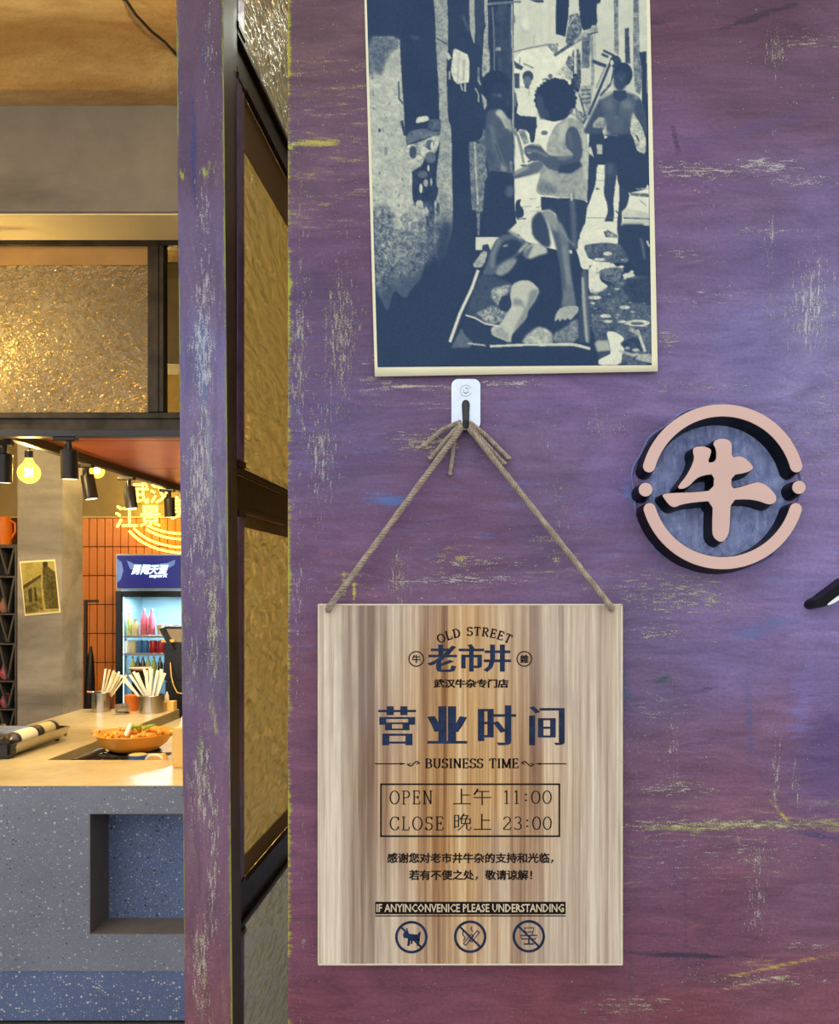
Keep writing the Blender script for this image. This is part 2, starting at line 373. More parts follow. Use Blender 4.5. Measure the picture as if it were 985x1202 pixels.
def fit(cs, u0, v0, u1, v1, d, shear=0.0):
    """place outlines in the pixel box of the photograph at depth d -> world (x, z)"""
    X = [p[0] for c in cs for p in c]; Y = [p[1] for c in cs for p in c]
    x0, x1, y0, y1 = min(X), max(X), min(Y), max(Y); A = at(u0, v1, d); B = at(u1, v0, d)
    return [[(A.x + (p[0] - x0) / (x1 - x0) * (B.x - A.x) + shear * (p[1] - y0) / (y1 - y0) * (B.z - A.z), A.z + (p[1] - y0) / (y1 - y0) * (B.z - A.z)) for p in c] for c in cs]
def fill(cs, depth, rect=None):
    """closed outlines (x, z) -> a flat slab from y=0 back to y=depth, filled by winding number; with rect=(x0, z0, x1, z1) the slab is the rectangle with the outlines cut out"""
    K = 1000.0; P = []; E = []; loops = list(cs)
    if rect: x0, z0, x1, z1 = rect; loops.append([(x0, z0), (x1, z0), (x1, z1), (x0, z1)])
    for c in loops:
        n = len(P); P += [Vector((p[0] * K, p[1] * K)) for p in c]; E += [(n + k, n + (k + 1) % len(c)) for k in range(len(c))]
    V, _, T = geometry.delaunay_2d_cdt(P, E, [], 0, 1e-5)[:3]
    T = np.array([t for t in T if len(t) == 3]); Vn = np.array([(v.x, v.y) for v in V]); C = Vn[T].mean(1); w_ = np.zeros(len(C))
    for c in cs:
        A = np.array(c) * K; B = np.roll(A, -1, 0)
        for (xa, ya), (xb, yb) in zip(A, B):
            cr_ = (xb - xa) * (C[:, 1] - ya) - (C[:, 0] - xa) * (yb - ya)
            w_ += ((ya <= C[:, 1]) & (yb > C[:, 1]) & (cr_ > 0)).astype(int); w_ -= ((yb <= C[:, 1]) & (ya > C[:, 1]) & (cr_ < 0)).astype(int)
    if rect: keep = (w_ == 0) & (C[:, 0] > x0 * K) & (C[:, 0] < x1 * K) & (C[:, 1] > z0 * K) & (C[:, 1] < z1 * K)
    else: keep = w_ != 0
    T = T[keep]; a = Vn[T]; sw = ((a[:, 1, 0] - a[:, 0, 0]) * (a[:, 2, 1] - a[:, 0, 1]) - (a[:, 2, 0] - a[:, 0, 0]) * (a[:, 1, 1] - a[:, 0, 1])) < 0; T[sw] = T[sw][:, ::-1]
    n = len(Vn); mb = MB(); es = {}
    for t in T.tolist():
        for k in range(3): es[(t[k], t[(k + 1) % 3])] = 1
    fs = [tuple(t) for t in T.tolist()] + [tuple(q_ + n for q_ in t[::-1]) for t in T.tolist()] + [(b, a_, a_ + n, b + n) for (a_, b) in es if (b, a_) not in es]
    used = sorted({q_ for f in fs for q_ in f}); mp = {q_: k for k, q_ in enumerate(used)}; allv = [(x / K, 0.0, z / K) for x, z in Vn] + [(x / K, depth, z / K) for x, z in Vn]
    return mb.add([allv[q_] for q_ in used], [tuple(mp[q_] for q_ in f) for f in fs])
def shift_y(mb, y): mb.v = [(a, b + y, c) for a, b, c in mb.v]; return mb

def arc(cx, cy, rx, ry, a0, a1, n=12): return [(cx + rx * math.cos(math.radians(a0 + (a1 - a0) * i / n)), cy + ry * math.sin(math.radians(a0 + (a1 - a0) * i / n))) for i in range(n + 1)]
SERIF = {
 'O': (.74, [arc(.37, .5, .33, .48, 0, 360, 24)]),
 '0': (.58, [arc(.29, .5, .24, .48, 0, 360, 24)]),
 'P': (.62, [[(.14, 0), (.14, 1)], [(.02, 0), (.28, 0)], [(.02, .98), (.3, .98)], [(.14, .98)] + arc(.33, .73, .24, .25, 90, -90) + [(.14, .48)]]),
 'E': (.62, [[(.14, 0), (.14, 1)], [(.02, .02), (.54, .02), (.57, .22)], [(.02, .98), (.52, .98), (.54, .80)], [(.14, .51), (.42, .51)], [(.42, .62), (.42, .40)]]),
 'N': (.74, [[(.12, 0), (.12, 1)], [(.12, 1), (.60, .02)], [(.60, 0), (.60, 1)], [(0, .98), (.2, .98)], [(0, .02), (.24, .02)], [(.48, .98), (.72, .98)]]),
 'C': (.70, [arc(.38, .5, .33, .48, 40, 320, 20), [(.63, .97), (.63, .72)], [(.63, .12), (.62, .28)]]),
 'L': (.60, [[(.14, 0), (.14, 1)], [(.02, .98), (.28, .98)], [(.02, .02), (.52, .02), (.56, .26)]]),
 'S': (.58, [arc(.29, .74, .21, .24, 30, 270, 12)[:-1] + arc(.29, .27, .23, .25, 90, -150, 14), [(.50, .98), (.50, .78)], [(.07, .02), (.07, .24)]]),
 '1': (.50, [[(.25, 0), (.25, 1)], [(.25, 1), (.12, .88)], [(.12, .02), (.38, .02)]]),
 '2': (.58, [arc(.28, .72, .21, .26, 165, -20, 12) + [(.10, .14), (.06, .03)], [(.06, .03), (.50, .03), (.53, .2)]]),
 '3': (.58, [arc(.27, .75, .20, .23, 150, -90, 12), arc(.27, .27, .23, .25, 90, -155, 14)]),
 ':': (.40, [[(.2, .22), (.2, .32)], [(.2, .66), (.2, .76)]]),
 'B': (.66, [[(.14, 0), (.14, 1)], [(.02, .98), (.3, .98)], [(.02, .02), (.3, .02)], [(.14, .98)] + arc(.32, .75, .22, .23, 90, -90) + [(.14, .52)], [(.14, .52)] + arc(.34, .27, .25, .25, 90, -90) + [(.14, .02)]]),
 'U': (.74, [[(.14, 1), (.14, .3)] + arc(.37, .3, .23, .28, 180, 360) + [(.60, 1)], [(.02, .98), (.28, .98)], [(.48, .98), (.72, .98)]]),
 'I': (.34, [[(.17, 0), (.17, 1)], [(.03, .98), (.31, .98)], [(.03, .02), (.31, .02)]]),
 'T': (.66, [[(.33, 0), (.33, 1)], [(.04, .78), (.06, .98), (.60, .98), (.62, .78)], [(.20, .02), (.46, .02)]]),
 'M': (.88, [[(.12, 0), (.12, 1)], [(.12, 1), (.44, .05)], [(.44, .05), (.75, 1)], [(.75, 0), (.75, 1)], [(.0, .98), (.15, .98)], [(.72, .98), (.87, .98)], [(.0, .02), (.24, .02)], [(.62, .02), (.87, .02)]]),
 'D': (.72, [[(.14, 0), (.14, 1)], [(.02, .98), (.3, .98)], [(.02, .02), (.3, .02)], [(.14, .98), (.3, .98)] + arc(.3, .5, .34, .48, 90, -90, 14) + [(.14, .02)]]),
 'R': (.70, [[(.14, 0), (.14, 1)], [(.02, .98), (.3, .98)], [(.02, .02), (.28, .02)], [(.14, .98)] + arc(.33, .74, .22, .24, 90, -90) + [(.14, .50)], [(.34, .50), (.58, .02), (.68, .02)]]),
 ' ': (.42, []),
}
def ribbon(mb, pts, wf, y, depth):
    n = len(pts); L = []; R = []
    P = [Vector(p) for p in pts]; closed = n > 3 and (P[0] - P[-1]).length < 1e-5
    for i in range(n):
        a = P[i - 1] if i else (P[-2] if closed else P[0]); b = P[i + 1] if i < n - 1 else (P[1] if closed else P[-1])
        t = (b - a).normalized(); w = wf(t) / 2; m = Vector((-t.y, t.x)); L.append(P[i] + m * w); R.append(P[i] - m * w)
    vs = [(p.x, y, p.y) for p in L] + [(p.x, y, p.y) for p in R] + [(p.x, y + depth, p.y) for p in L] + [(p.x, y + depth, p.y) for p in R]
    fs = []
    for i in range(n - 1):
        fs += [(i, i + 1, n + i + 1, n + i), (i, 2 * n + i, 2 * n + i + 1, i + 1), (n + i, n + i + 1, 3 * n + i + 1, 3 * n + i)]
    fs += [(0, n, 3 * n, 2 * n), (n - 1, 3 * n - 1, 4 * n - 1, 2 * n - 1)]
    mb.add(vs, fs)
def serif(text, u0, v0, u1, v1, d, thick, thin, track=0.08, y=0.0, depth=0.0004, arc_r=None):
    """a line of seriffed capitals; pixel box as in fit(); thick and thin stroke widths in letter heights"""
    mb = MB(); A = at(u0, v1, d); B = at(u1, v0, d); H = B.z - A.z
    tot = sum(SERIF[c][0] for c in text) + track * (len(text) - 1); sx = (B.x - A.x) / tot; x = 0
    for ch in text:
        wd, st = SERIF[ch]
        for s in st:
            if ch == ':': wf = lambda t: thick * H * 1.6
            else: wf = lambda t: (thin + (thick - thin) * abs(t.y) ** 1.3) * H
            if arc_r is None: pts = [(A.x + (x + p[0]) * sx, A.z + p[1] * H) for p in s]
            else:
                xm = (A.x + B.x) / 2; pts = []; cxm = A.x + (x + wd / 2) * sx; th = (cxm - xm) / arc_r
                for p in s:
                    lx = (p[0] - wd / 2) * sx; ly = arc_r + p[1] * H
                    pts.append((xm + math.sin(th) * ly + math.cos(th) * lx, A.z - arc_r + math.cos(th) * ly - math.sin(th) * lx))
            ribbon(mb, pts, wf, y, depth)
        x += wd + track
    return mb

# ------------------------------------------------------------------ a small raster painter for flat prints
class Paint:
    def __init__(s, x0, y0, x1, y1, k=2, bg=(0, 0, 0)):
        s.x0, s.y0, s.k = x0, y0, k; s.W = int((x1 - x0) * k); s.H = int((y1 - y0) * k)
        s.a = np.zeros((s.H, s.W, len(bg))) + np.array(bg, float)
        s.nz = {}
    def field(s, sc):
        if sc not in s.nz:
            h, w_ = int(s.H / (sc * s.k)) + 3, int(s.W / (sc * s.k)) + 3; g = rng.random((h, w_))
            yy = np.arange(s.H) / (sc * s.k); xx = np.arange(s.W) / (sc * s.k)
            y0 = yy.astype(int); x0 = xx.astype(int); fy = (yy - y0)[:, None]; fx = (xx - x0)[None]
            s.nz[sc] = (g[y0][:, x0] * (1 - fx) + g[y0][:, x0 + 1] * fx) * (1 - fy) + (g[y0 + 1][:, x0] * (1 - fx) + g[y0 + 1][:, x0 + 1] * fx) * fy - 0.5
        return s.nz[sc]
    def cover(s, poly, soft):
        P = np.array(poly, float); P[:, 0] = (P[:, 0] - s.x0) * s.k; P[:, 1] = (P[:, 1] - s.y0) * s.k; pad = int(soft * s.k * 3) + 2
        xa, xb = max(0, int(P[:, 0].min()) - pad), min(s.W, int(P[:, 0].max()) + pad + 1); ya, yb = max(0, int(P[:, 1].min()) - pad), min(s.H, int(P[:, 1].max()) + pad + 1)
        if xb <= xa or yb <= ya: return None
        X, Y = np.meshgrid(np.arange(xa, xb) + 0.5, np.arange(ya, yb) + 0.5); ins = np.zeros(X.shape, bool); n = len(P)
        for i in range(n):
            (x1, y1), (x2, y2) = P[i], P[(i + 1) % n]
            if y1 == y2: continue
            ins ^= ((y1 > Y) != (y2 > Y)) & (X < (x2 - x1) * (Y - y1) / (y2 - y1) + x1)
        m = ins.astype(float)
        if soft <= 0.7: m = (m * 2 + np.roll(m, 1, 0) + np.roll(m, -1, 0) + np.roll(m, 1, 1) + np.roll(m, -1, 1)) / 6
        else:
            R = max(1, int(round(soft * s.k * 0.8)))
            for ax in (0, 1, 0, 1):
                c = np.cumsum(np.concatenate([np.zeros_like(m.take([0], ax)), m], ax), ax); n_ = m.shape[ax]; lo = np.clip(np.arange(n_) - R, 0, n_); hi = np.clip(np.arange(n_) + R + 1, 0, n_)
                m = (c.take(hi, ax) - c.take(lo, ax)) / (2 * R + 1)
        return (slice(ya, yb), slice(xa, xb)), m
    def poly(s, pts, c, n=0.0, ns=2.0, soft=0.5, a=1.0):
        r = s.cover(pts, soft)
        if r is None: return
        sl, m = r; m = (m * a)[..., None]; c = np.atleast_1d(np.array(c, float))
        v = c + (s.field(ns)[sl] * n * 1.3 + s.field(ns * 3)[sl] * n)[..., None] if n else c
        s.a[sl] = s.a[sl] * (1 - m) + v * m
    def line(s, pts, w_, c, **kw):
        for (xa, ya), (xb, yb) in zip(pts[:-1], pts[1:]):
            L = math.hypot(xb - xa, yb - ya) or 1; nx, ny = -(yb - ya) / L * w_ / 2, (xb - xa) / L * w_ / 2; ex, ey = (xb - xa) / L * w_ * .2, (yb - ya) / L * w_ * .2
            s.poly([(xa + nx - ex, ya + ny - ey), (xb + nx + ex, yb + ny + ey), (xb - nx + ex, yb - ny + ey), (xa - nx - ex, ya - ny - ey)], c, **kw)
    def ell(s, cx, cy, rx, ry, c, rot=0.0, **kw):
        t = np.linspace(0, 2 * PI, 28, endpoint=False); ca, sa = math.cos(rot), math.sin(rot)
        s.poly([(cx + rx * math.cos(q) * ca - ry * math.sin(q) * sa, cy + rx * math.cos(q) * sa + ry * math.sin(q) * ca) for q in t], c, **kw)
    def sample(s, x, y):
        X = np.clip((x - s.x0) * s.k - 0.5, 0, s.W - 1.001); Y = np.clip((y - s.y0) * s.k - 0.5, 0, s.H - 1.001)
        x0 = X.astype(int); y0 = Y.astype(int); fx = (X - x0)[..., None]; fy = (Y - y0)[..., None]
        return (s.a[y0, x0] * (1 - fx) + s.a[y0, x0 + 1] * fx) * (1 - fy) + (s.a[y0 + 1, x0] * (1 - fx) + s.a[y0 + 1, x0 + 1] * fx) * fy
def grid(name, pos, m, attrs, parent=None):
    """pos: (ny, nx, 3) array of points; attrs: {name: (ny, nx, 4)} -> a coloured sheet"""
    ny, nx = pos.shape[:2]; off = wpos(parent) if parent is not None else Vector((0, 0, 0)); P = pos.reshape(-1, 3) - np.array(off)
    idx = np.arange(ny * nx).reshape(ny, nx); q = np.stack([idx[:-1, :-1], idx[1:, :-1], idx[1:, 1:], idx[:-1, 1:]], -1).reshape(-1, 4)
    me = bpy.data.meshes.new(name); me.vertices.add(len(P)); me.vertices.foreach_set('co', P.astype(np.float32).ravel())
    me.loops.add(len(q) * 4); me.loops.foreach_set('vertex_index', q.astype(np.int32).ravel())
    me.polygons.add(len(q)); me.polygons.foreach_set('loop_start', np.arange(0, len(q) * 4, 4, dtype=np.int32)); me.polygons.foreach_set('loop_total', np.full(len(q), 4, np.int32))
    me.update(calc_edges=True); me.polygons.foreach_set('use_smooth', np.ones(len(q), bool))
    for k, A in attrs.items():
        at_ = me.attributes.new(k, 'FLOAT_COLOR', 'POINT'); at_.data.foreach_set('color', A.reshape(-1, 4).astype(np.float32).ravel())
    me.materials.append(m); o = bpy.data.objects.new(name, me); COL.objects.link(o)
    if parent is not None: o.parent = parent
    return o
def to_lin(a): a = np.clip(a, 0, 1); return np.where(a <= 0.04045, a / 12.92, ((a + 0.055) / 1.055) ** 2.4)

# ------------------------------------------------------------------ the setting: facade wall and post
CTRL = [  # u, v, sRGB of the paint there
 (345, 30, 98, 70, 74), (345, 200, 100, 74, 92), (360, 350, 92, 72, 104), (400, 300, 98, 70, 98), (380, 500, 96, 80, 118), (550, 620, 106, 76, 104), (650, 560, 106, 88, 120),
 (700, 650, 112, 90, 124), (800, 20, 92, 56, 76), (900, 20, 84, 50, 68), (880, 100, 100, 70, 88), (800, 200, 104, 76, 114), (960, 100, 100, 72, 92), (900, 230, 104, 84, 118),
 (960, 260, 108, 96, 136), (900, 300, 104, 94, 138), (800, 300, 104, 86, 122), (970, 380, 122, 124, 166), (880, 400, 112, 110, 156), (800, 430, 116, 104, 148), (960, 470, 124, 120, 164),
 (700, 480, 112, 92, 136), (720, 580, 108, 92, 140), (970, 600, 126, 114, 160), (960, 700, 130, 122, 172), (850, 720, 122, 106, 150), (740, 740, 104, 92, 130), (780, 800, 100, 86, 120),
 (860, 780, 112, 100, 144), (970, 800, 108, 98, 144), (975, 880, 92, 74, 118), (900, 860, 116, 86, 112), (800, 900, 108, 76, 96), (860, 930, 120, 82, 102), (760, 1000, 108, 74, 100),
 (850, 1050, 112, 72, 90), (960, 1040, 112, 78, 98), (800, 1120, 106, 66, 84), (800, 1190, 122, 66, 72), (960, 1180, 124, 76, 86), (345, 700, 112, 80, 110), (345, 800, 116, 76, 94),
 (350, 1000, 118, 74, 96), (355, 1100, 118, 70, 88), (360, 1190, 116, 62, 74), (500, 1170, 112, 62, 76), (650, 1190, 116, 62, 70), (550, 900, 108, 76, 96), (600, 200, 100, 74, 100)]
PCTRL = [(235, 20, 88, 66, 80), (225, 150, 88, 68, 92), (250, 150, 90, 66, 86), (225, 300, 100, 88, 118), (250, 330, 100, 86, 116), (225, 420, 104, 100, 140), (255, 480, 112, 104, 138), (235, 560, 112, 106, 136),
 (250, 650, 104, 92, 124), (225, 700, 108, 88, 122), (255, 800, 96, 86, 112), (230, 850, 108, 86, 112), (235, 950, 114, 84, 104), (250, 1050, 112, 82, 96), (230, 1120, 120, 80, 92), (245, 1190, 118, 76, 80)]
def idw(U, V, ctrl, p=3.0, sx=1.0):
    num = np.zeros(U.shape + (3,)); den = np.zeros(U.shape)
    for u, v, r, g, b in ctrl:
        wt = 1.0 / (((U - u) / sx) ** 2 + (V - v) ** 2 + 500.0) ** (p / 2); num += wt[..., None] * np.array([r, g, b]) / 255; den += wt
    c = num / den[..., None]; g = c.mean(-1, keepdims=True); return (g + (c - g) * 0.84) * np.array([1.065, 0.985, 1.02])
def seg_mask(U, V, x0, y0, x1, y1, wd):
    dx, dy = x1 - x0, y1 - y0; L = dx * dx + dy * dy + 1e-6; t = np.clip(((U - x0) * dx + (V - y0) * dy) / L, 0, 1)
    d = np.hypot(U - (x0 + t * dx), V - (y0 + t * dy)); return np.exp(-(d / (wd * 0.62)) ** 2) * (0.55 + 0.45 * np.sin(PI * np.clip(t, 0.05, 0.95)))
def paint_layers(U, V, ctrl, marks, vs, hs, sx=1.0):
    tint = to_lin(idw(U, V, ctrl, 3.4, sx)); mk = np.zeros(U.shape + (4,)); mk[..., :3] = tint
    for (x0, y0, x1, y1, wd, c, a) in marks:
        m = seg_mask(U, V, x0, y0, x1, y1, wd) * a; cc = np.array([lin(q / 255) for q in c]); sel = m > mk[..., 3]
        mk[..., :3][sel] = cc; mk[..., 3] = np.maximum(mk[..., 3], m)
    s = np.zeros(U.shape + (4,)); yel = np.zeros(U.shape) + 0.06; yw = np.zeros(U.shape) + 0.5
    for ch, lst in ((0, vs), (1, hs)):
        for (cx, cy, rx, ry, a, yv) in lst:
            m = np.exp(-(((U - cx) / rx / 1.25) ** 2 + ((V - cy) / ry / 1.25) ** 2)) * a; s[..., ch] = np.maximum(s[..., ch], m); yel += m * yv; yw += m
    s[..., 2] = yel / yw; s[..., 3] = 1
    return {'tint': np.concatenate([tint, np.ones(U.shape + (1,))], -1), 'mark': mk, 'scrape': s}
us = np.concatenate([np.linspace(338, 985, 260), np.linspace(995, 1650, 30)]); vsv = np.concatenate([np.linspace(-1000, -12, 20), np.linspace(-8, 1206, 480), np.linspace(1240, 2285, 25)])
U, V = np.meshgrid(us, vsv)
MARKS = [(432, 585, 478, 590, 13, (78, 112, 168), 0.75), (740, 30, 800, 22, 5, (56, 36, 52), .7), (835, 38, 935, 4, 6, (50, 32, 48), .75), (790, 150, 797, 180, 5, (56, 50, 64), .7),
 (345, 168, 396, 167, 6, (186, 176, 60), .75), (758, 972, 985, 967, 8, (158, 160, 74), .62), (905, 940, 928, 968, 4, (188, 180, 50), .6), (735, 1118, 830, 1122, 5, (50, 44, 62), .75), (790, 1120, 856, 1124, 3, (46, 40, 58), .7),
 (735, 1095, 800, 1098, 4, (70, 52, 76), .5), (925, 975, 985, 985, 7, (66, 60, 100), .55), (770, 802, 786, 793, 5, (34, 84, 78), .7), (815, 812, 842, 806, 3, (60, 56, 96), .6), (877, 800, 883, 890, 8, (74, 82, 128), .5),
 (730, 780, 738, 830, 9, (70, 90, 116), .5), (860, 745, 930, 730, 18, (88, 108, 160), .45), (820, 168, 940, 135, 14, (92, 70, 110), .5), (404, 672, 404, 700, 3, (196, 182, 60), .7), (416, 682, 416, 704, 3, (206, 192, 50), .8),
 (536, 655, 546, 655, 4, (180, 168, 70), .6), (650, 657, 656, 658, 3, (206, 196, 60), .8), (955, 1140, 985, 1148, 8, (88, 62, 84), .5), (865, 960, 868, 1000, 4, (176, 164, 120), .4),
 (335, 170, 345, 176, 4, (186, 186, 30), .8), (737, 690, 737, 720, 6, (120, 150, 190), .3), (733, 565, 742, 590, 10, (88, 116, 176), .6), (960, 830, 985, 860, 14, (84, 66, 116), .5), (936, 860, 950, 780, 20, (120, 110, 168), .4),
 (740, 1100, 742, 1190, 6, (84, 58, 78), .4), (804, 1010, 806, 1180, 5, (90, 62, 82), .45), (840, 1150, 985, 1118, 2.5, (186, 160, 70), .55), (850, 1160, 950, 1140, 2, (196, 170, 110), .5), (450, 452, 545, 455, 3, (196, 190, 150), .55), (800, 1100, 830, 1075, 3, (150, 80, 84), .4)]
VS = [(400, 400, 20, 90, .9, .8), (352, 420, 12, 120, .8, .6), (375, 520, 22, 90, .7, .3), (350, 250, 10, 60, .5, .6), (470, 680, 12, 40, .8, .9), (655, 640, 10, 80, .7, .3), (640, 520, 20, 60, .5, .4), (890, 1040, 12, 80, .6, .2),
      (350, 720, 8, 160, .55, .2), (912, 900, 6, 60, .7, .4), (790, 870, 8, 50, .6, .3), (950, 350, 30, 60, .9, .15), (905, 300, 6, 120, .6, .2), (910, 60, 14, 30, .7, .8), (355, 1050, 6, 120, .4, .5), (700, 500, 30, 40, .5, .5), (350, 90, 6, 60, .5, .8), (935, 930, 10, 40, .6, .5)]
HS = [(500, 520, 40, 14, .95, .9), (820, 200, 60, 10, .8, .6), (900, 195, 50, 12, .95, .1), (940, 212, 50, 8, .9, .1), (960, 50, 60, 10, .7, .8), (800, 300, 40, 8, .7, .3), (830, 350, 60, 20, .65, .2), (780, 395, 20, 14, .8, .7), (550, 680, 90, 6, .9, .3),
      (560, 660, 60, 8, .8, .6), (600, 450, 60, 4, .9, .3), (820, 700, 60, 30, .75, .8), (780, 745, 60, 12, .7, .5), (780, 830, 50, 16, .6, .2), (800, 925, 60, 10, .75, .4), (850, 968, 160, 8, .9, .95), (860, 1000, 120, 30, .45, .2), (950, 1110, 40, 4, .9, .3),
      (900, 1150, 90, 6, .7, .6), (740, 1180, 60, 14, .65, .8), (350, 168, 20, 6, .9, 1), (360, 455, 24, 12, .5, .4), (850, 455, 90, 10, .6, .2), (960, 480, 50, 60, .5, .2), (900, 270, 30, 4, .8, .2), (740, 690, 30, 26, .6, .3), (960, 540, 30, 60, .45, .1), (700, 690, 30, 10, .5, .8)]
disc = ((U - 841) / 84) ** 2 + ((V - 574.6) / 84) ** 2 < 1
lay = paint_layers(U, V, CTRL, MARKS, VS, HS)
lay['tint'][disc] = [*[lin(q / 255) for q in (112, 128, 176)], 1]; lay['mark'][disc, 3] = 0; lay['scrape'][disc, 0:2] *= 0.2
# yellow undercoat along the bare edge
edge = np.clip(1 - (U - 338) / 5.0, 0, 1) * (0.55 + 0.45 * np.sin(V * 0.031) * np.sin(V * 0.011 + 1))
sel = edge > lay['mark'][..., 3]; lay['mark'][sel, :3] = [lin(.66), lin(.66), lin(.12)]; lay['mark'][..., 3] = np.maximum(lay['mark'][..., 3], edge * 0.9)
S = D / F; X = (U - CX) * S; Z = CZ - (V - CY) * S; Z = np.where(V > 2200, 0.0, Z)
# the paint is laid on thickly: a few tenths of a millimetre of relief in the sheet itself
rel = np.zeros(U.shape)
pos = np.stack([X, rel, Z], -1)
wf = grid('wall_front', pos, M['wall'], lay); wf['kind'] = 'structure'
xl = (338 - CX) * S; xr = (1650 - CX) * S; ztop = CZ - (-1000 - CY) * S
mb = MB(); mb.box(xl, xr, 0.0005, 0.075, 0, ztop); struct('wall_core', mb, simple('wall_core_paint', rgb(60, 44, 58), 0.6), wf)
# relief: the raised brushed ridge of blue paint round the emblem
mb = MB(); pts = []
c0 = at(848.6, 571.3, D - .03); c0.y = 0
for k in range(73):
    a = 2 * PI * k / 72; r = 0.0980 + 0.0016 * math.sin(5 * a) + 0.0014 * math.sin(13 * a + 1); pts.append(c0 + Vector((r * math.cos(a), 0.0004, r * math.sin(a) * 1.0)))
mb.tube(pts, [0.0011 + 0.0009 * abs(math.sin(7 * k)) for k in range(73)], 6, False); struct('paint_ridge', mb, simple('blue_paint_ridge', rgb(96, 104, 150), 0.18, 0, .3, 90, 0.001, 400), wf, True)

mb = MB(); mb.lathe([(.0805, 0), (.080, .0007), (0, .0009)], (c0.x, -.0001, c0.z), 64, (0, -1, 0))
struct('paint_disc', mb, (lambda t: (t.set(Base_Color=t.ramp(t.noise(40, 5, 0.6, (1, 1, 1), 1.5), [(0.3, rgb(116, 130, 182)), (0.6, rgb(158, 170, 214))]), Roughness=0.22), t.bump(t.noise(70, 5, 0.6, (1, 1, .4), 2.5), 0.006), t.m)[2])(NT('brushed_blue_paint')), wf)
us = np.linspace(0, 1, 30); vv = np.concatenate([np.linspace(-1000, -12, 14), np.linspace(-8, 1206, 420), np.linspace(1240, 2285, 14)])
A, V = np.meshgrid(us, vv); lean = (V - 600) / 1202 * 10
Ul = 212 + lean; Ur = 267.5 + lean * 1.1; U = Ul + A * (Ur - Ul)
PM = [(236, 45, 240, 90, 5, (56, 62, 104), .5), (226, 100, 228, 240, 7, (48, 54, 104), .7), (235, 372, 240, 470, 15, (78, 112, 160), .7), (243, 480, 250, 640, 9, (140, 146, 156), .55), (256, 570, 260, 690, 4, (150, 160, 150), .5),
      (239, 198, 240, 206, 5, (160, 166, 50), .8), (212, 200, 214, 210, 4, (168, 170, 40), .8), (233, 870, 236, 900, 7, (132, 140, 66), .6), (250, 700, 252, 790, 4, (160, 156, 70), .6), (240, 1130, 244, 1200, 7, (152, 110, 58), .5), (248, 820, 254, 860, 5, (176, 172, 90), .5)]
PV = [(240, 420, 14, 120, 1.0, .1), (236, 560, 16, 110, .95, .2), (250, 720, 9, 90, .95, .8), (225, 620, 6, 100, .7, .2), (238, 920, 12, 70, .95, .6), (250, 1000, 9, 100, .9, .3), (236, 1140, 12, 60, .95, .7), (226, 940, 6, 60, .7, .2), (240, 260, 10, 60, .7, .1), (245, 60, 8, 60, .7, .5), (228, 780, 6, 60, .6, .2)]
lay = paint_layers(U, V, PCTRL, PM, PV, [], 1.0)
e2 = np.clip(1 - (Ur - U) / 3.4, 0, 1) * (0.72 + 0.28 * np.sin(V * .012)) + np.clip(1 - (U - Ul) / 2.0, 0, 1) * (.45 + .4 * np.sin(V * .02))
sel = e2 > lay['mark'][..., 3]; lay['mark'][sel, :3] = [lin(.52), lin(.57), lin(.12)]; lay['mark'][..., 3] = np.maximum(lay['mark'][..., 3], e2 * .95)
X = (U - CX) * S; Z = CZ - (V - CY) * S; Z = np.where(V > 2200, 0.0, Z)
po = grid('trim_1', np.stack([X, np.zeros(X.shape), Z], -1), M['post'], lay); po['kind'] = 'structure'; tag(po, 'slim painted purple steel post with scraped yellow edges')
mb = MB(); n = len(vv)
for i in (0,):
    zt = CZ - (-1000 - CY) * S; y1 = 0.04
    tl, tr_ = X[0, 0], X[0, -1]; bl, br = X[-1, 0], X[-1, -1]
    mb.add([(tl, .0005, zt), (tr_, .0005, zt), (br, .0005, 0), (bl, .0005, 0), (tl, y1, zt), (tr_, y1, zt), (br, y1, 0), (bl, y1, 0)], [(0, 1, 2, 3), (7, 6, 5, 4), (0, 4, 5, 1), (1, 5, 6, 2), (2, 6, 7, 3), (3, 7, 4, 0)])
struct('post_core', mb, simple('post_side_paint', rgb(72, 52, 40), 0.35, 0.2, 0.4, 12), po)

# ------------------------------------------------------------------ partition glazing that runs back from the post (window_2)
GX = -0.325
win2 = MB(); win2.box(GX - 0.018, GX + 0.004, 0.041, 0.066, 0, 3.25, 0.002)
w2 = struct('window_2', win2, M['dark_rail'])
zz = {'a': (2.295, 2.2476), 'b': (1.7486, 1.7009), 'c': (1.2178, 1.170)}
for k in ('a', 'b', 'c'):
    z1, z0 = zz[k]; mb = MB(); mb.box(GX - 0.018, GX - 0.002, 0.066, 0.62, z0 + 0.004, z1 - 0.004, 0.0015); struct('rail', mb, M['dark_rail'], w2)
    for q in (z1, z0):
        mb = MB(); mb.box(GX - 0.004, GX + 0.004, 0.066, 0.62, q - 0.004, q + 0.004, 0.001); struct('bead', mb, M['dark_rail'], w2)
mb = MB(); mb.box(GX - 0.02, GX + 0.004, 0.62, 0.66, 0, 3.25, 0.002); struct('stile', mb, M['dark_rail'], w2)
spans = [(2.299, 3.24, 'glassC'), (1.7526, 2.2436, 'glassB'), (1.2218, 1.6969, 'glassB'), (0.05, 1.166, 'glassC')]
